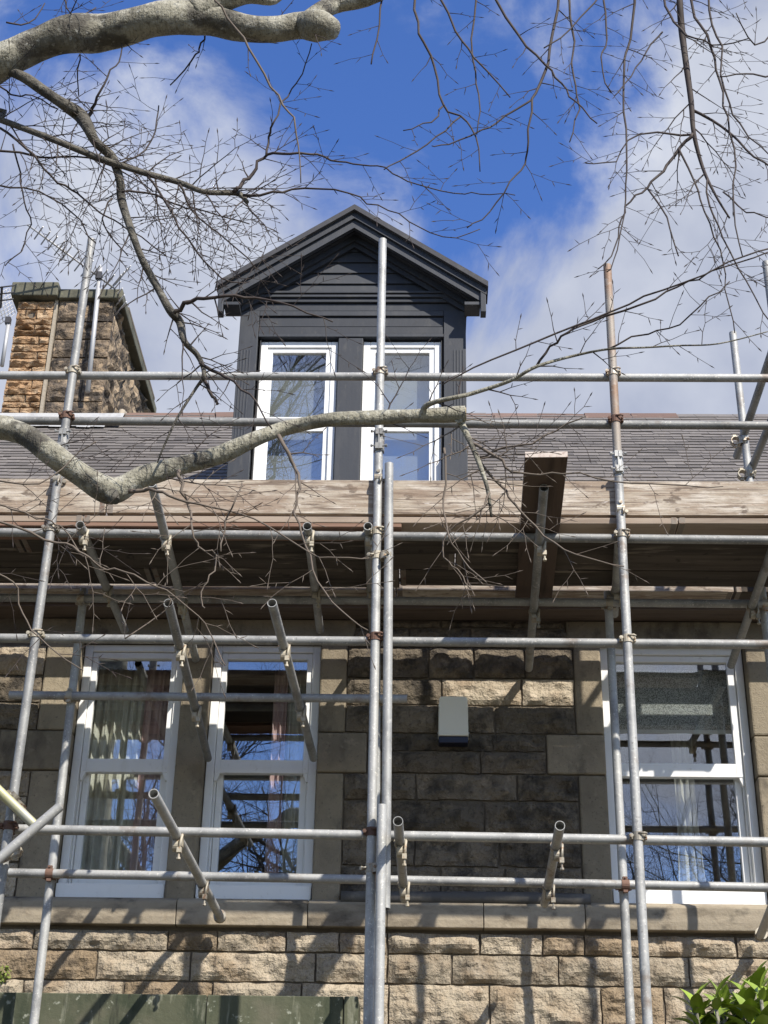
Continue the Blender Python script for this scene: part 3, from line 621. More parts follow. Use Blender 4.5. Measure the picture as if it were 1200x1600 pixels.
# ------------------------------------------------------------------ scaffold
scaf = empty('scaffold', (-.28, 7.5, 0), 'galvanised tube and board scaffold standing in front of the stone house', 'scaffold')
RT_ = .02415
def s_child(o): return child_fix(o, scaf)
def pole(name, a, b, mt='galv', r=RT_, hollow=True):
    a, b = Vector(a), Vector(b); d = b - a
    ax = Matrix.Translation(a)
    bw = d.orthogonal().normalized() * rnd.uniform(-.004, .004) * min(1, d.length / 3)
    o = MB().tube([tuple(d * t + bw * math.sin(t * math.pi)) for t in [k / 6 for k in range(7)]], r, 18, hollow=.86 if hollow else 0).build(name, mt)
    o.location = a; return s_child(o)
# coupler meshes ------------------------------------------------
def band(m, axis, c, r0=.0255, r1=.0315, ln=.046, n=16, gap=0):
    c = Vector(c); A = Vector(axis).normalized(); u = A.orthogonal().normalized(); w = A.cross(u)
    vs = []
    for rr, s in ((r0, -1), (r1, -1), (r1, 1), (r0, 1)):
        for j in range(n): a = 2 * math.pi * j / n; vs.append(c + A * s * ln / 2 + (u * math.cos(a) + w * math.sin(a)) * rr)
    fs = []
    for k in range(4):
        k2 = (k + 1) % 4
        for j in range(n): fs.append((k * n + j, k * n + (j + 1) % n, k2 * n + (j + 1) % n, k2 * n + j))
    m.add(vs, fs)
def bolt(m, a, b, r=.006):
    a, b = Vector(a), Vector(b); m.tube([a, b], r, 6, smooth=False); d = (b - a).normalized()
    m.tube([b - d * .012, b - d * .001], r * 1.9, 6, smooth=False)
def right_angle():
    m = MB()                     # standard along z at origin; ledger along x at y=+.0505
    band(m, (0, 0, 1), (0, 0, 0)); band(m, (1, 0, 0), (0, .0505, 0), ln=.044)
    m.box(-.026, .026, .02, .031, -.026, .026)
    m.box(.027, .046, -.012, .012, -.014, .014); bolt(m, (.038, -.028, 0), (.038, .026, 0))
    m.box(-.046, -.027, -.012, .010, -.014, .014); bolt(m, (-.038, .0, 0), (-.038, -.034, 0))
    m.box(-.013, .013, .044, .066, .028, .046); bolt(m, (0, .075, .038), (0, .012, .038)); m.box(-.013, .013, .044, .066, -.044, -.028)
    m.tube([(.0, -.030, .012), (.03, -.040, .012), (.043, -.028, .012)], .006, 6)
    return m
def swivel():
    m = MB()                     # two parallel tubes along z: origin and x=+.056
    band(m, (0, 0, 1), (0, 0, 0)); band(m, (0, 0, 1), (.056, 0, -.012)); m.tube([(.02, .018, -.006), (.04, .018, -.006)], .014, 10)
    bolt(m, (-.03, .0, 0), (-.03, -.05, 0)); bolt(m, (.088, .0, -.012), (.088, -.052, -.012)); m.box(-.04, -.026, -.012, .012, -.014, .014); m.box(.082, .098, -.012, .012, -.026, .002)
    m.tube([(.0, -.031, 0), (-.02, -.042, 0), (-.034, -.03, 0)], .006, 6)
    return m
def putlog_clip():
    m = MB()                     # transom along y at origin, ledger along x below: hook over the tube with a hanging bolt
    band(m, (0, 1, 0), (0, 0, 0), ln=.036)
    m.box(.022, .036, -.016, .016, -.055, .012); m.tube([(.03, 0, .02), (.033, -.022, .0), (.03, -.03, -.03), (.026, -.03, -.075)], [.007, .008, .008, .010], 7)
    m.box(.014, .038, -.042, -.018, -.098, -.07); bolt(m, (.026, -.03, -.075), (.026, -.03, -.135), .006)
    band(m, (1, 0, 0), (.0, 0, -.0485), ln=.03)
    return m
def sleeve():
    m = MB(); band(m, (0, 0, 1), (0, 0, 0), .0252, .0325, .15)
    for s in (-1, 1):
        for zz in (-.05, .05): m.box(s * .012 - .009, s * .012 + .009, -.044, -.03, zz - .02, zz + .02); bolt(m, (s * .02, -.034, zz), (s * .05, -.04, zz), .005)
    m.box(-.005, .005, -.04, -.03, -.07, .07)
    return m
CM = {}
for nm, fn in (('right', right_angle), ('swivel', swivel), ('putlog', putlog_clip), ('sleeve', sleeve)):
    for mt in ('coupler', 'coupler_rust', 'coupler_cream', 'galv'):
        me = fn().mesh('coupler'); me.materials.append(MATS[mt]); CM[nm, mt] = me
def coupler(kind, loc, parent, rot=(0, 0, 0), mt=None, name='coupler'):
    mt = mt or rnd.choice(('coupler', 'coupler', 'coupler', 'coupler_cream', 'coupler_rust'))
    o = link(name, CM[kind, mt], parent); o.location = Vector(loc) - parent.location - Vector((0, 0, 0))
    o.rotation_euler = rot; o.scale = (.93, .93, .93)
    o.location = Vector(loc) - (scaf.location + parent.location - scaf.location); return o
YS, YI = 7.5, 8.32
def line_at(px0, py0, px1, py1, Y0, Y1, z0=None, z1=None):
    """tube through two photo points at depths Y0, Y1, cut or prolonged to heights z0 and z1"""
    a, b = at(px0, py0, Y0), at(px1, py1, Y1)
    if z0 is not None: a2 = a + (b - a) * ((z0 - a.z) / (b.z - a.z))
    else: a2 = a
    if z1 is not None: b2 = a + (b - a) * ((z1 - a.z) / (b.z - a.z))
    else: b2 = b
    return a2, b2
std = {}
sl = []
a, b = line_at(143, 375, 10, 1320, YS, YS, None, 0.03); std['L'] = (pole('standard', b, a), b, a)
a, b = line_at(598, 375, 576, 1590, YS, YS, None, 0.03); std['M'] = (pole('standard', b, a), b, a)
a, b = line_at(949, 415, 1012, 1590, YS, YS, None, 0.03); zs_ = at(963, 725, YS).z; sm_ = b + (a - b) * ((zs_ - b.z) / (a.z - b.z)); std['R'] = (pole('standard', b, sm_), b, a); pole('standard', sm_ + Vector((0, 0, .004)), a, 'galv_rusty')
a = at(1197, 410, YS); b = Vector((a.x + .03, YS, .03)); std['E'] = (pole('standard', b, a), b, a)
a, b = line_at(112, 1090, 55, 1580, YI, YI, 5.575, 0.03); std['iL'] = (pole('standard', b, a), b, a)
a, b = line_at(588, 1130, 587, 1580, YI, YI, 5.575, 0.03); std['iM'] = (pole('standard', b, a), b, a)
a, b = line_at(951, 950, 985, 1590, YI, YI, 5.575, 0.03); std['iR'] = (pole('standard', b, a), b, a)
a = at(1145, 520, YI); b = Vector((a.x + .03, YI, .03)); std['iE'] = (pole('standard', b, a), b, a)
def on(key, z):
    _, b, a = std[key]; return b + (a - b) * ((z - b.z) / (a.z - b.z))
for k in std:                                                          # sole pads
    bpt = std[k][1]; o = MB().box(-.09, .09, -.09, .09, -.03, .0).build('base_plate', 'galv', std[k][0]); o.location = (0, 0, .0)
# tubes lapped beside the middle standard
a = at(608, 725, YS - .03); b = at(602, 1420, YS - .03); lap1 = pole('standard', b, a, 'galv')
a = at(597, 1258, YS - .085); b = Vector((a.x + .004, a.y, .03)); lap2 = pole('standard', b, a, 'galv')
# ledgers and rails: (name, px0, py0, px1, py1, Y, left end X or None)
YLo = YS + .0505
def rail(name, pL, pR, Y, xl, xr, mt='galv'):
    a, b = at(*pL, Y), at(*pR, Y); d = (b - a) / (b.x - a.x)
    return pole(name, a + d * (xl - a.x), a + d * (xr - a.x), mt), a, d
rails = {}
rails['g1'] = rail('guard_rail', (0, 586.5), (1200, 591), YLo, -4.0, 2.30)
rails['g2'] = rail('guard_rail', (0, 657), (1200, 665), YLo, -3.7, 2.36)
rails['o3'] = rail('ledger', (0, 832), (1200, 844), YLo, -3.9, 2.34)
rails['o2'] = rail('ledger', (0, 997), (1200, 1007), YLo, -3.6, 2.28)
rails['o1'] = rail('ledger', (100, 1297), (1200, 1316), YLo, -2.12, 2.40)
YLi = YI - .0505
rails['i3'] = rail('ledger', (0, 934), (1200, 944), YLi, -3.4, 2.25)
a, b = at(15, 1086, YLi), at(636, 1092, YLi); rails['i2'] = rail('ledger', (15, 1086), (636, 1092), YLi, a.x, b.x)
rails['i1'] = rail('ledger', (20, 1364), (1200, 1387), YLi, at(14, 1364, YLi).x, 2.32)
def rpt(k, x): _, a, d = rails[k]; return a + d * (x - a.x)
for s in ('L', 'M', 'R', 'E'):
    for r in ('g1', 'g2', 'o3', 'o2', 'o1'):
        z = rpt(r, std[s][1].x).z; p = on(s, z); p.z = rpt(r, p.x).z
        coupler('right', p, std[s][0], (0, 0, rnd.uniform(-.08, .08)), mt='coupler_rust' if (s, r) in (('L', 'o1'), ('L', 'g2')) else None)
for s in ('iL', 'iM', 'iR', 'iE'):
    for r in ('i3', 'i2', 'i1'):
        if r == 'i2' and s not in ('iL', 'iM'): continue
        p = on(s, rpt(r, std[s][1].x).z); p.z = rpt(r, p.x).z
        coupler('right', p, std[s][0], (0, 0, math.pi + rnd.uniform(-.08, .08)), mt='coupler_rust' if r == 'i1' else None)
for s, py, px in (('L', 690, 103), ('M', 690, 590), ('R', 725, 963)):   # sleeve couplers joining tube lengths
    p = on(s, at(px, py, YS).z); coupler('sleeve', p, std[s][0], mt='galv', name='sleeve_coupler')
for s, py in (('L', 752), ('M', 748), ('R', 795)):                     # board clips below the sleeves
    p = on(s, at(600, py, YS).z); coupler('right', p + Vector((0, 0, 0)), std[s][0], (0, R(90), 0), mt='coupler')
for py in (869, 1357):
    p = on('M', at(588, py, YS).z); dx = (lap1.location.x - p.x)
    q = coupler('swivel', p, std['M'][0], (0, 0, R(-28 if py < 1000 else -50)), mt='coupler_cream' if py < 1000 else 'coupler')
# transoms: near and far ends by photo point and depth
def transom(pn, pf, Yn, Yf, led=('o3', 'i3'), mt='galv', clip=True, name='transom', extend=0):
    a, b = at(*pn, Yn), at(*pf, Yf)
    d = (b - a).normalized(); b = b + d * extend
    o = pole(name, a, b, mt); yaw = math.atan2(-d.x, d.y); pit = math.asin(d.z)
    if clip:
        for r in led:
            if r is None: continue
            ry = rails[r][1].y; p = a + d * ((ry - a.y) / d.y)
            coupler('putlog', p, o, (pit, 0, yaw), mt=rnd.choice(('coupler_cream', 'coupler', 'coupler_cream')))
    return o
transom((125, 820), (195, 985), 7.46, 8.86)
transom((237, 755), (306, 1030), 7.01, 8.98, led=('o3', 'i3'))
transom((480, 822), (500, 985), 7.46, 8.86)
transom((575, 822), (583, 985), 7.46, 8.86)
transom((850, 762), (826, 1045), 7.02, 8.97)
transom((968, 830), (960, 960), 7.50, 8.6)
transom((1215, 835), (1142, 1040), 7.50, 8.97)
transom((263, 942), (325, 1185), 7.08, 8.93, led=('o2', 'i2'))
transom((425, 942), (490, 1185), 7.08, 8.93, led=('o2', 'i2'))
t1 = transom((240, 1240), (345, 1435), 6.98, 8.86, led=('o1', 'i1'))
o = MB().tube([(0, 0, 0), (.0, .03, -.006)], .036, 12).build('end_fitting', 'coupler', t1); o.location = at(343, 1430, 8.85) - t1.location
transom((622, 1283), (632, 1405), 7.22, 8.55, led=('o1', 'i1'))
transom((875, 1290), (851, 1412), 7.22, 8.60, led=('o1', 'i1'))
t2 = transom((1262, 1275), (1188, 1462), 7.1, 8.88, led=('o1', 'i1'))
o = MB().tube([(0, 0, 0), (.0, .03, -.006)], .036, 12).build('end_fitting', 'coupler', t2); o.location = at(1190, 1458, 8.87) - t2.location
# end guard rails across the platform at the right, and braces at the left
transom((1226, 490), (1151, 714), 7.42, 8.50, clip=False, name='guard_rail')
transom((1245, 560), (1168, 748), 7.42, 8.45, clip=False, name='guard_rail')
coupler('right', at(1161, 690, 8.32), std['iE'][0], (0, 0, R(90)), mt='coupler'); coupler('right', at(1172, 742, 8.32), std['iE'][0], (0, 0, R(90)), mt='coupler_cream')
b1 = pole('brace', at(-70, 1170, 7.40), at(57, 1292, 7.40), 'galv_yellow'); b2 = pole('brace', at(-40, 1375, 7.30), at(94, 1260, 7.33), 'galv')
coupler('swivel', at(22, 1247, 7.45), std['L'][0], (0, R(40), 0), mt='coupler'); coupler('swivel', at(6, 1338, 7.42), std['L'][0], (0, R(-30), 0), mt='coupler_cream')
# platform boards
def board(x0, x1, y0, y1, z0, z1, mt, name='deck_board', tilt=0.0, hoops=True):
    c = Vector(((x0 + x1) / 2, (y0 + y1) / 2, (z0 + z1) / 2))
    nx = max(4, int((x1 - x0) / .25)); m = MB(); vs = []
    sd = rnd.uniform(0, 50)
    for i in range(nx + 1):
        x = -(x1 - x0) / 2 + (x1 - x0) * i / nx; wv = .0035 * noise.noise((x * .9 + sd, 0, 0)); wy = .003 * noise.noise((x * 1.3 + sd, 7, 0))
        for yy, zz in ((y0 - c.y, z0 - c.z), (y1 - c.y, z0 - c.z), (y1 - c.y, z1 - c.z), (y0 - c.y, z1 - c.z)): vs.append((x, yy + wy, zz + wv))
    fs = [(0, 3, 2, 1), tuple(nx * 4 + k for k in range(4))]
    for i in range(nx):
        for k in range(4): k2 = (k + 1) % 4; fs.append((i * 4 + k, i * 4 + k2, (i + 1) * 4 + k2, (i + 1) * 4 + k))
    o = m.add(vs, fs).build(name, mt, None, .003); o.location = c; o.rotation_euler = (0, tilt, 0); s_child(o)
    if hoops:
        for e in (-1, 1):
            xe = e * ((x1 - x0) / 2 - .02)
            hh = MB(); t = .0014
            for (ya, yb, zA, zB) in ((y0 - c.y - t, y0 - c.y - .0002, z0 - c.z - t, z1 - c.z + t), (y1 - c.y + .0002, y1 - c.y + t, z0 - c.z - t, z1 - c.z + t), (y0 - c.y, y1 - c.y, z0 - c.z - t, z0 - c.z - .0002), (y0 - c.y, y1 - c.y, z1 - c.z + .0002, z1 - c.z + t)):
                hh.box(xe - .014, xe + .014, ya, yb, zA, zB)
            k = hh.build('hoop_iron', 'hoop', o)
    return o
ZD0, ZD1 = 5.609, 5.646
XB0, XB1 = -4.0, 2.22
xj = at(170, 775, 7.56).x
board(XB0, xj - .004, 7.530, 7.568, 5.667, 5.880, 'board', 'toe_board', -.001)
board(xj + .004, 1.62 + .35, 7.531, 7.569, 5.665, 5.878, 'board', 'toe_board', .0005)
board(1.98, XB1 + .08, 7.533, 7.571, 5.666, 5.877, 'board', 'toe_board')
xred = at(627, 822, 7.5).x
board(XB0 - .1, xred, 7.530, 7.700, 5.584, 5.607, 'board_red', 'deck_board', hoops=False)
rows_ = [(7.527, 7.700), (7.706, 7.905), (7.911, 8.105), (8.111, 8.312)]
cuts = [[-1.9, 1.35], [-2.3, .55], [-2.6, xred + .3], [-3.0, -1.62, xred - .02]]
for (y0, y1), cu in zip(rows_, cuts):
    xs_ = [XB0 + rnd.uniform(-.3, 0)] + cu + [XB1 + rnd.uniform(0, .1)]
    for i, (a, b) in enumerate(zip(xs_, xs_[1:])):
        yy1 = y1 + (.036 if (y0 > 8.1 and abs(a + 1.62) < .01) else 0)
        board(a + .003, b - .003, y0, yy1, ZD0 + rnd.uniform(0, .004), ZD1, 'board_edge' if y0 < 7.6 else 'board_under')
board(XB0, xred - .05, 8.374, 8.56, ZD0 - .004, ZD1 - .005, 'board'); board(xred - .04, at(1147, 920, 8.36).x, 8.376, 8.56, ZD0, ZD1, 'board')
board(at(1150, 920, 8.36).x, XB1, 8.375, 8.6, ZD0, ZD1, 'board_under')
# loose board poking out over the ledger
pa = atz(820, 706, 5.605); pb = atz(887, 706, 5.605)
lb = MB(); wdt = pb.x - pa.x; ln = 1.75
lb.box(-wdt / 2, wdt / 2, 0, ln, -.034, 0)
lbo = lb.build('scaffold_board', 'board_loose', None, .004); lbo.location = ((pa.x + pb.x) / 2, pa.y, 5.606); lbo.rotation_euler = (R(-.4), 0, R(-1.2))
tag(lbo, 'dark loose scaffold board poking out past the platform edge, seen from below', 'board')
MB().box(-wdt / 2 + .001, wdt / 2 - .001, -.003, -.0003, -.033, -.001).build('end_grain', 'endgrain', lbo)

# ------------------------------------------------------------------ television aerials
def yagi(name, base, top, boom_dir, n, el, label, dark=False):
    base, top = Vector(base), Vector(top)
    e = empty(name, base, label, 'aerial'); mt = 'aerial'
    MB().tube([(0, 0, 0), tuple(top - base)], .024, 8).build('mast', mt, e)
    d = Vector(boom_dir).normalized(); u = d.cross(Vector((0, 0, 1))).normalized(); t = top - base - Vector((0, 0, .12))
    MB().tube([tuple(t - d * .18), tuple(t + d * .85)], .010, 6).build('boom', 'aerial', e)
    for i in range(n):
        c = t + d * (-.1 + .9 * i / n); l = el * (1 - .35 * i / n)
        MB().tube([tuple(c - u * l), tuple(c + u * l)], .008, 5).build('element', mt, e)
    # reflector grid
    for k in (-1, 1):
        for q in range(4):
            c = t - d * .17 + Vector((0, 0, k * (.04 + .06 * q))) - d * .03 * q
            MB().tube([tuple(c - u * el * 1.1), tuple(c + u * el * 1.1)], .007, 5).build('reflector_rod', mt, e)
    MB().box(t.x - .03, t.x + .03, t.y - .045, t.y - .005, t.z - .04, t.z + .04).build('junction_box', 'aerial_dark', e)
    return e
yagi('tv_aerial', at(137, 612, YCH - .12), at(157, 418, YCH - .10), (-.75, -.5, .35), 11, .17, 'thin rod television aerial on a mast fixed to the chimney front')
YG = 12.3
gb = at(3, 572, YG); gt = at(14, 500, YG)
ga = empty('grid_aerial', gb, 'square mesh television aerial on a short mast left of the chimney', 'aerial')
MB().tube([(0, 0, 0), tuple(gt - gb)], .02, 8).build('mast', 'aerial', ga)
bk = gt - gb
c0, c1, c2, c3 = [at(x, y, YG) - gb for x, y in ((-22, 470), (14, 450), (24, 490), (-14, 516))]
gm = MB()
for i in range(9):
    t = i / 8; gm.tube([tuple(c0.lerp(c1, t)), tuple(c3.lerp(c2, t))], .004, 4); gm.tube([tuple(c0.lerp(c3, t)), tuple(c1.lerp(c2, t))], .004, 4)
gm.build('mesh_reflector', 'aerial', ga)
MB().tube([tuple((c0 + c2) / 2), tuple((c0 + c2) / 2 + Vector((.1, -.35, -.02)))], .012, 6).build('boom', 'aerial_dark', ga)
for i in range(3):
    c = (c0 + c2) / 2 + Vector((.1, -.35, -.02)) * ((i + 1) / 3); MB().tube([tuple(c - Vector((.12, 0, .02))), tuple(c + Vector((.12, 0, .02)))], .008, 5).build('dipole', 'aerial_dark', ga)
MB().box(bk.x - .03, bk.x + .02, bk.y - .03, bk.y + .02, bk.z - .05, bk.z + .02).build('clamp', 'aerial_dark', ga)

# ------------------------------------------------------------------ trees
def catmull(P, sub=4):
    o = []; n = len(P)
    for i in range(n - 1):
        p0, p1, p2, p3 = P[max(i - 1, 0)], P[i], P[i + 1], P[min(i + 2, n - 1)]
        for k in range(sub):
            t = k / sub; o.append(tuple(.5 * (2 * b + (c - a) * t + (2 * a - 5 * b + 4 * c - d) * t * t + (3 * b - a - 3 * c + d) * t ** 3) for a, b, c, d in zip(p0, p1, p2, p3)))
    o.append(tuple(P[-1])); return o
def bud(mb, p, d, ln=.016, r=.0022):
    mb.tube([p, p + d * ln * .45, p + d * ln], [r * .55, r, r * .15], 4, cap=False)
def rdir(flat=.55):
    v = Vector((rnd.gauss(0, 1), rnd.gauss(0, flat), rnd.gauss(0, 1))); return v.normalized()
def grow(mb, p, d, ln, r, level, droop=.0, T=None):
    step = .042; n = max(3, int(ln / step)); pts = [p]; rad = [r]; z = 1; d = d.normalized(); nodes = []
    for i in range(n):
        side = d.cross(Vector((rnd.gauss(0, .4), 1, rnd.gauss(0, .4)))).normalized()
        d = (d + side * z * rnd.uniform(.06, .22) + rdir() * .10 + Vector((0, 0, -droop + .02))).normalized(); z = -z
        p = p + d * step * rnd.uniform(.8, 1.2); pts.append(p); rad.append(max(.0010, r * (1 - .75 * (i + 1) / n))); nodes.append((p, d, side * -z))
    mb.tube(pts, rad, 4 if r < .004 else 6, cap=False)
    bud(mb, pts[-1], d, .022, .0024)
    for i, (q, dd, s) in enumerate(nodes[:-1]):
        u = rnd.random()
        nd = (dd * rnd.uniform(.5, 1.1) + s * rnd.uniform(.5, 1.0) + rdir() * .25).normalized()
        rem = ln * (1 - (i + 1) / n)
        if level > 0 and u < .5 and rem > .08: grow(mb, q, nd, rem * rnd.uniform(.4, .85), max(.0012, rad[i] * .7), level - 1, droop)
        elif u < .85: bud(mb, q, nd, rnd.uniform(.012, .034), .0017)
TB = Vector((-3.2, 3.4, 0))
tree = empty('beech_tree', TB, 'bare grey beech tree with limbs crossing in front of the scaffold', 'tree')
tp = catmull([(0, 0, -.1), (.03, .02, .8), (-.04, .05, 2.2), (.05, .1, 3.6), (.0, .15, 5.0), (-.1, .1, 6.6), (-.05, .0, 8.4)], 5)
MB().tube(tp, [.34 * (1 - .6 * i / len(tp)) + .16 * math.exp(-i * .7) for i in range(len(tp))], 18, wob=.12).build('trunk', 'bark', tree)
def limb(P, Y0, Y1, root=None, twigs=0, tl=.3, lvl=1, droop=.0, mt=None, side=None, tstart=.1, name='limb', wob=.10, n=None, tmt='twig', rmul=1.0):
    """P: (x, y, diameter) in photo pixels, laid out from depth Y0 to Y1"""
    k = len(P); W = []
    for i, (x, y, d) in enumerate(P):
        Y = Y0 + (Y1 - Y0) * i / (k - 1) + (.03 * math.sin(i * 2.1 + x) if 0 < i < k - 1 else 0)
        p = at(x, y, Y); dist = (p - CAM).dot(FW); W.append((*p, max(.0011, d / 2 * dist / FPX * rmul)))
    if root is not None: W = [(*Vector(root[:3]), root[3])] + W
    S = catmull(W, 3 if max(q[2] for q in P) < 8.5 else 5)
    thin = max(q[2] for q in P) < 8.5
    if thin: S = [S[0]] + [(q[0] + rnd.gauss(0, .0035), q[1] + rnd.gauss(0, .0035), q[2] + rnd.gauss(0, .0035), q[3]) for q in S[1:-1]] + [S[-1]]
    pts = [Vector(s[:3]) - TB for s in S]; rad = [max(.0009, s[3]) for s in S]
    rad = [r * (1 + .10 * noise.noise(p * 7)) if r > .012 else r for r, p in zip(rad, pts)]
    big = max(rad) > .012; mt = mt or ('bark' if max(q[2] for q in P) > 8.5 else 'twig' if P[0][1] < 640 else 'twig_sunlit')
    m = MB().tube(pts, rad, n or (14 if big else 6), wob=wob if big else 0)
    L_ = m.build(name, mt, tree)
    if twigs:
        tw = MB(); z = 1; off = (3 if thin else 5) if root is not None else 0
        for q in range(twigs):
            t = tstart + (1 - tstart) * (q + rnd.random()) / twigs; i = min(len(pts) - 2, off + int(t * (len(pts) - 1 - off)))
            d = (pts[i + 1] - pts[i]).normalized(); s = d.cross(Vector((0, 1, 0))).normalized() * z; z = -z
            if side is not None: s = Vector(side).normalized()
            nd = d * rnd.uniform(.3, 1.0) + s * rnd.uniform(.4, 1.1) + rdir() * .35
            r0 = min(.0032, max(.0014, rad[i] * .5))
            grow(tw, pts[i] + nd.normalized() * rad[i] * .7, nd, tl * rnd.uniform(.45, 1.25), r0, lvl, droop)
        o = tw.build('twigs', tmt, L_); tag(o, kind='stuff')
    return L_, pts
# thick limb along the top left and its forks
limb([(-90, 120, 60), (0, 96, 57), (55, 72, 52), (100, 55, 55), (150, 52, 60), (200, 42, 54), (250, 30, 52), (320, 28, 52), (380, 44, 44), (430, 46, 40), (470, 40, 44), (497, 40, 50), (522, 46, 30)], 4.25, 4.35, (-3.15, 3.5, 4.7, .11), 4, .3, 1, .05)
limb([(300, 20, 40), (340, 6, 34), (385, -6, 24), (430, 2, 10), (455, -30, 8)], 4.30, 4.30)
limb([(478, 40, 40), (500, 18, 30), (525, 8, 26), (590, -8, 22), (720, -70, 20), (900, -130, 18), (1100, -165, 15), (1260, -185, 12)], 4.33, 4.45)
# branch dropping from it down the left side
limb([(15, 112, 14), (40, 122, 17), (70, 143, 17), (100, 163, 17), (125, 180, 20), (138, 200, 18), (150, 222, 15), (175, 246, 16), (187, 280, 14), (190, 312, 13), (205, 360, 12), (222, 405, 12), (241, 440, 12), (265, 484, 13), (281, 503, 13), (288, 533, 10), (307, 553, 9), (317, 573, 8), (318, 590, 7), (308, 604, 5), (277, 653, 4), (255, 700, 3), (246, 723, 2)], 4.30, 4.55, None, 34, .26, 1, .04, mt='bark_backlit')
limb([(272, 490, 7), (287, 477, 8), (307, 467, 6), (350, 462, 5), (400, 464, 4), (460, 480, 3), (520, 503, 2)], 4.42, 4.3, None, 8, .2)
limb([(312, 566, 6), (345, 584, 5), (367, 597, 4), (400, 627, 3), (425, 670, 2.5)], 4.5, 4.4, None, 5, .2, 1, .05)
limb([(318, 588, 7), (328, 608, 6), (340, 632, 5)], 4.55, 4.55)
limb([(130, 190, 7), (143, 175, 6), (152, 150, 4), (160, 172, 3), (185, 125, 2.6), (190, 72, 2.2)][:3] + [(168, 120, 3), (186, 96, 2.4), (190, 68, 2)], 4.35, 4.3, None, 4, .14)
# long thin branch across the left
limb([(-60, 165, 10), (0, 187, 10), (75, 215, 10), (150, 245, 10), (215, 267, 10), (280, 285, 9), (320, 300, 8), (370, 302, 9), (386, 316, 7)], 4.35, 4.45, (-3.1, 3.5, 5.0, .05), 26, .34, 2, .06, mt='bark_backlit')
limb([(365, 300, 7), (382, 285, 6), (400, 262, 5), (416, 242, 4.5), (455, 240, 4), (495, 240, 3.4), (530, 252, 3), (565, 258, 2.6), (600, 263, 2.3), (640, 285, 2.2), (710, 302, 2), (750, 302, 1.8), (805, 305, 1.6)], 4.43, 4.35, None, 10, .16, 1, .02)
limb([(416, 243, 4), (420, 215, 3.6), (428, 188, 3.2), (447, 150, 2.6), (470, 118, 2.2), (487, 68, 1.8)], 4.43, 4.4, None, 8, .15)
limb([(380, 305, 5), (425, 303, 4), (475, 293, 3.2), (545, 303, 2.6), (590, 320, 2.2), (640, 345, 2), (690, 372, 1.8), (750, 358, 1.5)], 4.44, 4.3, None, 10, .17, 1, .02)
for P, nt_, tl in (([(0, 200, 4), (40, 230, 4), (70, 265, 3.6), (100, 290, 3.4), (130, 310, 3), (165, 340, 2.6), (200, 356, 2.2), (260, 400, 2)], 10, .28), ([(-20, 232, 4), (60, 245, 3.5), (120, 246, 3), (180, 262, 2.4), (240, 300, 2)], 9, .25), ([(20, 225, 3), (30, 270, 3), (38, 315, 2.6), (46, 352, 2.4), (30, 392, 2), (8, 415, 2)], 6, .2),
                   ([(-10, 130, 3), (20, 148, 2.6), (50, 150, 2.2), (90, 170, 2)], 5, .2), ([(0, 290, 3), (60, 300, 2.6), (110, 330, 2.4), (150, 380, 2)], 7, .25), ([(230, 275, 4), (262, 320, 3.4), (290, 370, 3), (320, 410, 2.6), (360, 440, 2.2), (390, 440, 1.8)], 9, .3), ([(280, 288, 4), (300, 330, 3.2), (345, 365, 2.6), (400, 420, 2.2)], 8, .25), ([(190, 300, 4), (230, 300, 3.4), (280, 322, 2.8), (320, 330, 2.4), (390, 350, 2)], 9, .25),
                   ([(175, 310, 3), (160, 340, 2.6), (180, 380, 2.4), (200, 400, 2)], 5, .2), ([(190, 255, 3.4), (225, 235, 3), (243, 205, 2.4), (248, 165, 2)], 6, .16), ([(125, 85, 2.4), (122, 110, 2.2), (123, 150, 1.9)], 3, .1), ([(320, 56, 3), (312, 75, 2.8), (300, 95, 2.6), (266, 133, 2)], 3, .09), ([(10, 35, 3), (45, 38, 2.4), (70, 5, 2)], 3, .1), ([(95, -15, 2.6), (115, 25, 2.2), (150, 12, 2)], 4, .12)):
    limb(P, 4.40, 4.50, None, int(nt_ * 1.5), tl, 1, .07, mt='twig')
limb([(335, 0, 3.4), (370, 45, 3.6), (400, 95, 3.6), (435, 150, 3.4), (460, 184, 3), (467, 225, 2.4), (470, 286, 1.8)], 3.9, 4.0, None, 5, .08, 0, 0, mt='twig_sunlit')
# lower limb with the sawn end
Lc, pc = limb([(-60, 660, 40), (0, 668, 38), (40, 680, 36), (80, 708, 37), (120, 738, 36), (160, 762, 42), (184, 765, 40), (220, 746, 33), (280, 728, 31), (340, 712, 28), (400, 685, 25), (450, 668, 23), (520, 655, 22), (590, 652, 23), (650, 650, 22), (700, 648, 25), (727, 647, 25)], 4.55, 4.75, (-3.1, 3.6, 4.0, .10), 5, .3, 1, .06)
limb([(172, 770, 26), (181, 783, 12)], 4.63, 4.60)
MB().tube([pc[-1], pc[-1] + (pc[-1] - pc[-2]).normalized() * .004], .024, 14).build('sawn_end', 'wood_cut', Lc)
limb([(660, 648, 9), (664, 636, 10), (680, 628, 8), (715, 620, 7), (740, 614, 7), (797, 595, 6), (840, 572, 5.6), (905, 554, 4.6), (955, 545, 4), (1008, 543, 3.4), (1060, 540, 3), (1123, 537, 2.6), (1200, 518, 2)], 4.73, 4.5, None, 12, .18, 1, .01)
limb([(838, 573, 4.6), (862, 540, 4), (887, 520, 4), (925, 502, 3.8), (1000, 476, 3.4), (1060, 447, 3), (1110, 425, 2.6), (1200, 394, 2.2)], 4.62, 4.4, None, 7, .16, 1, .01)
limb([(690, 602, 2), (740, 575, 2.6), (840, 533, 3), (925, 498, 3), (1010, 462, 3), (1100, 428, 2.6), (1215, 385, 2.6)], 4.5, 4.35, None, 4, .12, 0, 0)
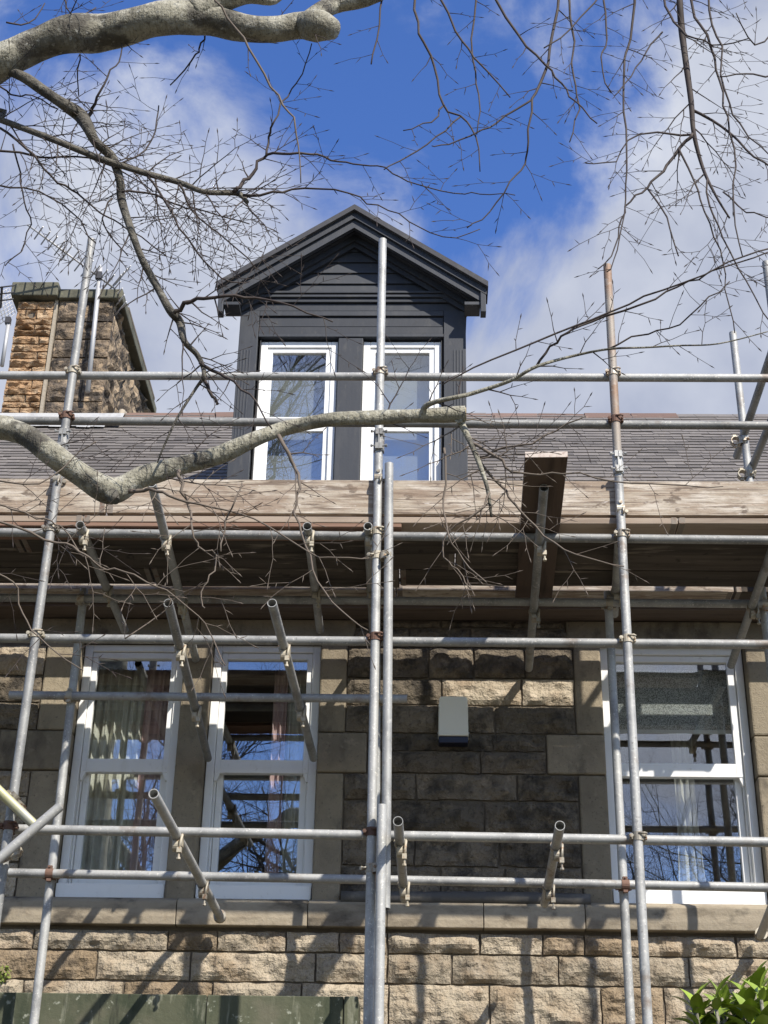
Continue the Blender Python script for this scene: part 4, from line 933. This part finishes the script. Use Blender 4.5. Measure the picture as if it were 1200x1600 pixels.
limb([(950, 546, 3), (1010, 520, 2.6), (1062, 505, 2.4), (1110, 465, 2.2), (1140, 440, 2)], 4.6, 4.5, None, 6, .14)
limb([(716, 655, 12), (722, 664, 11), (737, 695, 9), (752, 733, 8), (762, 766, 6.5), (768, 808, 4)], 4.74, 4.74, None, 9, .24, 2, .02, tmt='twig_sunlit')
limb([(735, 692, 6), (775, 715, 5), (800, 735, 4), (830, 742, 3.4), (880, 740, 3), (960, 752, 2.6), (1040, 757, 2.2), (1130, 760, 1.8)], 4.74, 4.6, None, 7, .22, 1, .02, tmt='twig_sunlit')
limb([(748, 720, 5), (790, 765, 4), (815, 800, 3.4), (850, 835, 3), (900, 868, 2.4), (975, 885, 2)], 4.74, 4.7, None, 8, .2, 1, .02, tmt='twig_sunlit')
limb([(745, 715, 4), (790, 700, 3.4), (830, 692, 3), (870, 672, 2.6), (915, 650, 2)], 4.74, 4.6, None, 6, .18, 1, .0)
limb([(765, 770, 4), (745, 800, 3.4), (700, 830, 3), (693, 870, 2.4), (715, 890, 2), (735, 920, 1.8)], 4.72, 4.7, None, 7, .16, 1, .04, tmt='twig_sunlit')
limb([(694, 700, 4), (696, 760, 3.6), (694, 800, 3), (702, 840, 2.6), (722, 875, 2.2), (760, 910, 2)], 4.70, 4.65, None, 7, .16, 1, .03, tmt='twig_sunlit')
limb([(200, 768, 8), (225, 766, 6), (253, 769, 5), (293, 783, 4), (350, 797, 3), (420, 822, 2.6), (483, 863, 2.4), (530, 873, 2.2), (577, 872, 2)], 4.62, 4.45, None, 9, .2, 1, .05, tmt='twig_sunlit')
limb([(435, 680, 7), (450, 708, 6), (463, 735, 5), (468, 750, 5), (463, 787, 4), (461, 805, 3.6), (478, 852, 3), (497, 908, 2.6), (533, 953, 2.4), (575, 985, 2)], 4.66, 4.5, None, 8, .2, 1, .05, tmt='twig_sunlit')
limb([(280, 735, 6), (284, 765, 5), (293, 790, 4), (300, 830, 3.2), (312, 855, 3), (338, 868, 2.6), (330, 900, 2.4), (315, 925, 2.2), (320, 950, 2)], 4.6, 4.5, None, 7, .18, 1, .05, tmt='twig_sunlit')
limb([(345, 862, 2.6), (352, 815, 2.8), (366, 785, 2.6), (378, 755, 2.4)], 4.5, 4.5, None, 4, .14)
limb([(-20, 805, 4), (0, 813, 4), (67, 842, 4), (113, 855, 3.8), (140, 872, 3.4), (167, 890, 3.2), (213, 900, 3), (260, 925, 2.6), (310, 960, 2.4), (335, 1000, 2.2), (352, 1040, 2)], 4.3, 4.45, None, 10, .22, 1, .06, tmt='twig_sunlit')
limb([(-10, 785, 3), (20, 795, 3), (70, 812, 2.6), (95, 824, 2.2), (130, 870, 2)], 4.4, 4.4, None, 7, .2, 1, .06)
limb([(-10, 890, 3), (20, 910, 2.8), (30, 945, 2.6), (50, 985, 2.4), (90, 1020, 2), (130, 1048, 1.8)], 4.4, 4.45, None, 5, .15, 1, .03)
limb([(170, 1000, 2.2), (150, 1020, 2.2), (195, 998, 2.4), (250, 960, 2.2), (268, 935, 1.8)][2:], 4.4, 4.4, None, 2, .08, 0)
limb([(-10, 750, 3), (60, 755, 2.4), (110, 720, 2), (150, 690, 2)], 4.5, 4.5, None, 5, .16)
# hanging branches at the top right
limb([(1050, -160, 12), (1060, -60, 10), (1062, 0, 10), (1065, 45, 10), (1072, 100, 9.5), (1080, 160, 8.5), (1084, 208, 7.5), (1098, 262, 5.5), (1118, 305, 4), (1140, 341, 3)], 4.42, 4.40, None, 10, .3, 2, .05, mt='twig')  # dark twig colour stands in for this backlit limb's shade
limb([(1083, 209, 6), (1062, 232, 5), (1035, 268, 4.4), (1012, 292, 3.6), (985, 315, 3), (972, 340, 2.6), (962, 385, 2.2), (935, 420, 2)], 4.40, 4.35, None, 8, .2, 1, .03)
limb([(1082, 172, 5), (1130, 198, 4), (1165, 235, 3.4), (1205, 262, 3)], 4.40, 4.3, None, 6, .22, 1, .05)
limb([(1060, 232, 3.4), (1085, 280, 3), (1100, 330, 2.6), (1125, 390, 2.4), (1135, 450, 2), (1148, 520, 1.8)], 4.4, 4.35, None, 7, .2, 1, .05)
limb([(1100, 265, 3.4), (1108, 320, 3), (1130, 370, 2.6), (1165, 440, 2.2), (1205, 505, 2)], 4.4, 4.3, None, 6, .2, 1, .05)
for P, n_, tl in (([(880, -130, 6), (874, -20, 5), (860, 75, 5), (845, 130, 4.6), (832, 155, 4), (824, 225, 3.4), (818, 256, 3), (800, 285, 2.6), (765, 330, 2.2), (730, 356, 1.8)], 10, .17), ([(832, 155, 3.4), (790, 182, 3), (750, 205, 2.6), (700, 225, 2.2), (675, 228, 1.8)], 4, .12), ([(640, -60, 5), (647, 0, 4.4), (655, 50, 4), (680, 105, 3.8), (692, 165, 3.4), (720, 182, 3), (745, 212, 2.6), (750, 268, 1.8)], 6, .13), ([(692, 166, 3), (675, 190, 2.4), (630, 204, 1.8)], 1, .1),
                 ([(720, 182, 3), (680, 215, 2.6), (640, 245, 2.4), (600, 265, 2)], 3, .1), ([(990, -150, 6), (994, -30, 5), (984, 60, 4.2), (975, 95, 4), (975, 175, 3.4), (980, 250, 3), (977, 310, 2.6), (965, 390, 2.2), (948, 425, 1.8)], 12, .18), ([(760, -30, 4.4), (810, 55, 4), (850, 95, 3.6), (875, 130, 3), (900, 160, 2.6), (933, 193, 2)], 7, .15), ([(885, -100, 5), (888, 0, 4), (897, 65, 3.6), (895, 115, 3), (905, 170, 2.6), (890, 222, 2)], 7, .14), ([(670, -40, 4), (715, 50, 3.4), (740, 90, 3), (797, 152, 2)], 4, .12), ([(745, -60, 4), (741, 0, 3.4), (738, 90, 3), (750, 150, 2.6), (745, 210, 2)], 5, .1),
                 ([(1075, -160, 5), (1080, 0, 4.4), (1105, 55, 4), (1120, 110, 3.6), (1130, 165, 3.2), (1147, 230, 3), (1147, 320, 2.4), (1160, 400, 2)], 9, .16), ([(1100, -120, 4), (1108, 15, 3.6), (1125, 75, 3.2), (1130, 140, 3), (1155, 195, 2.6), (1200, 240, 2)], 8, .17), ([(1040, -100, 5), (1037, -5, 4), (1055, 35, 3.6), (1085, 60, 3), (1130, 68, 2.4), (1170, 60, 2)], 6, .16), ([(945, -80, 4), (944, 0, 3.4), (950, 60, 3), (940, 90, 2.4), (955, 145, 2)], 6, .13), ([(1035, 50, 3), (1010, 80, 2.6), (985, 120, 2.2), (960, 150, 1.8)], 5, .14), ([(1205, 118, 3), (1165, 117, 2.6), (1125, 120, 2)], 2, .1), ([(1215, 40, 3), (1180, 70, 2.6), (1150, 20, 2)], 3, .14),
                 ([(600, -30, 3.4), (592, 40, 3), (580, 100, 2.4)], 4, .1), ([(940, -10, 3), (890, 45, 2.6), (850, 75, 2.2)], 3, .1), ([(1085, 210, 4), (1000, 210, 2.6), (960, 250, 2.2), (915, 255, 1.8)], 6, .16), ([(1130, 300, 3), (1165, 330, 2.4), (1205, 340, 2)], 4, .18), ([(1012, 295, 3), (1040, 340, 2.6), (1060, 400, 2.2)], 5, .16)):
    limb(P, 4.42, 4.3, None, n_, tl, 1, .03, mt='twig')

# trees across the garden behind the viewer, mirrored in the glass
def whole_tree(name, base, H, seed, label, lean=(0, 0)):
    global rnd
    keep = rnd; rnd = random.Random(seed)
    e = empty(name, base, label, 'tree', None); limbs = MB(); tw = MB()
    def br(p, d, ln, r, lvl):
        n = 7 if lvl else 4; pts = [p]; rad = [r]; kids = []
        for i in range(n):
            d = (d + rdir(1) * .16 + Vector((0, 0, .05))).normalized(); p = p + d * ln / n; pts.append(p); rad.append(r * (1 - .62 * (i + 1) / n)); kids.append((p, d, rad[-1], (i + 1) / n))
        (limbs if lvl >= 2 else tw).tube(pts, rad, 10 if lvl >= 3 else (6 if lvl >= 2 else 4), cap=False, wob=.05 if lvl >= 3 else 0)
        if lvl == 0: return
        for q, dd, rr, t in kids:
            if t < .3 and lvl >= 3: continue
            for _ in range(2 if lvl < 3 else 2):
                if rnd.random() < .82: br(q, (dd * .7 + rdir(1) * .85).normalized(), ln * rnd.uniform(.38, .62), rr * rnd.uniform(.4, .62), lvl - 1)
    br(Vector((0, 0, -.1)), Vector((lean[0], lean[1], 1)).normalized(), H * .62, H * .022, 4)
    limbs.build('trunk', 'bark', e); o = tw.build('twigs', 'twig', e); tag(o, kind='stuff'); rnd = keep; return e
whole_tree('bare_tree', (-3.6, -4.6, 0), 18.5, 5, 'bare tree mirrored in the left hand window panes', (.05, 0))
whole_tree('bare_tree', (7.6, -13.0, 0), 13.0, 11, 'bare tree mirrored in the right hand window panes', (-.04, 0))

# ------------------------------------------------------------------ evergreen shrub, bottom right
SB = at(1243, 1600, 5.2); SBx, SBy = SB.x, 5.2
shrub = empty('evergreen_shrub', (SBx, SBy, 0), 'bright green glossy leaved evergreen shrub in the bottom right corner', 'shrub')
ztop = at(1150, 1535, 5.2).z
stm = MB()
tips = []
for k in range(90):
    a = rnd.uniform(0, 6.28); rr = math.sqrt(rnd.random()) * .34; hh_ = ztop - .02 - rr * .22 + rnd.uniform(-.10, .02)
    if k == 0: hh_ = ztop + .0; a, rr = 3.0, .12
    e_ = Vector((math.cos(a) * rr, math.sin(a) * rr, hh_))
    P = catmull([(0, 0, 0), (e_.x * .3, e_.y * .3, hh_ * .4), (e_.x * .8, e_.y * .8, hh_ * .8), tuple(e_)], 4)
    stm.tube(P, [.018 * (1 - .75 * i / len(P)) for i in range(len(P))], 5); tips.append((e_, Vector(P[-1]) - Vector(P[-3])))
stm.build('stem', 'bark', shrub)
def leaf_verts(ln, wd_, curl):
    vs = []; prof = [0, .55, .9, 1, .85, .5, .0]
    for i, q in enumerate(prof):
        t = i / 6; y = ln * t; zc = -curl * t * t * ln
        vs += [(-q * wd_ / 2, y, zc + .18 * q * wd_), (0, y, zc), (q * wd_ / 2, y, zc + .18 * q * wd_)]
    fs = []
    for i in range(6):
        for k in range(2): a = i * 3 + k; fs.append((a, a + 1, a + 4, a + 3))
    return vs, fs
LP = []
for k in range(4):
    vs, fs = leaf_verts((.085, .10, .075, .092)[k], (.042, .046, .036, .038)[k], (.2, .35, .1, .5)[k])
    me = MB().add(vs, fs, True).mesh('leaf'); me.materials.append(MATS['leaf']); LP.append((me, vs, fs))
lv = []
for e_, d in tips:
    d.normalize()
    for j in range(18):
        t = j / 18; a = j * 2.4 + rnd.uniform(-.3, .3); p = e_ - d * (t * .34)
        el = R(62 - 75 * t + rnd.uniform(-14, 14)); az = a
        yv = Vector((math.cos(az) * math.cos(el), math.sin(az) * math.cos(el), math.sin(el))); xv = yv.cross(Vector((0, 0, 1))).normalized(); zv = xv.cross(yv)
        s = rnd.uniform(.55, 1.3)
        M_ = Matrix(((xv.x * s, yv.x * s, zv.x * s, p.x), (xv.y * s, yv.y * s, zv.y * s, p.y), (xv.z * s, yv.z * s, zv.z * s, p.z), (0, 0, 0, 1)))
        w_ = Vector((SBx, SBy, 0)) + p; q = proj(w_); lv.append((-w_.z if 1060 < q[0] < 1230 and q[1] < 1640 else 99, rnd.randrange(4), M_))
lv.sort(key=lambda q: q[0])
cnt = 0; rest = MB()
for key, k, M_ in lv:
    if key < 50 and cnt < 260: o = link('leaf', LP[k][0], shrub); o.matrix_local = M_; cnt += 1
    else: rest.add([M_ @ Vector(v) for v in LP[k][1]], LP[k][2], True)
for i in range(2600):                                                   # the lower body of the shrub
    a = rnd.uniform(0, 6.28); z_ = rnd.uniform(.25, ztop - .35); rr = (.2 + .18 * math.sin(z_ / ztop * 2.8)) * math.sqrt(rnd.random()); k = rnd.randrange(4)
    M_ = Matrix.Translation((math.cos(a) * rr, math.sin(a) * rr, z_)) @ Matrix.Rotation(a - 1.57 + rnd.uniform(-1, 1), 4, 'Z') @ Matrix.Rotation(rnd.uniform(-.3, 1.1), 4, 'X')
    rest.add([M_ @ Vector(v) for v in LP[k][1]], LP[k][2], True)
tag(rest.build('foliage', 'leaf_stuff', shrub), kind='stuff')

# little weed rooted in the wall joint at the far left
wp = at(8, 1538, YW - .02)
we = empty('wall_weed', wp, 'tiny yellow green weed growing from a wall joint at far left', 'plant')
wm = MB()
for k in range(9):
    a = rnd.uniform(-1, 1); p = Vector((0, 0, 0)); q = Vector((a * .05, -.03 - rnd.random() * .03, rnd.uniform(.02, .11)))
    wm.tube([p, q * .5 + Vector((0, -.01, .01)), q], [.002, .0018, .001], 4)
    for j in range(4):
        c = q * rnd.uniform(.4, 1); d1 = rdir(1) * .014; d2 = rdir(1) * .01
        wm.add([c, c + d1 + d2, c + d1 * 2, c + d1 - d2], [(0, 1, 2, 3)])
wm.build('stems', 'weed', we)
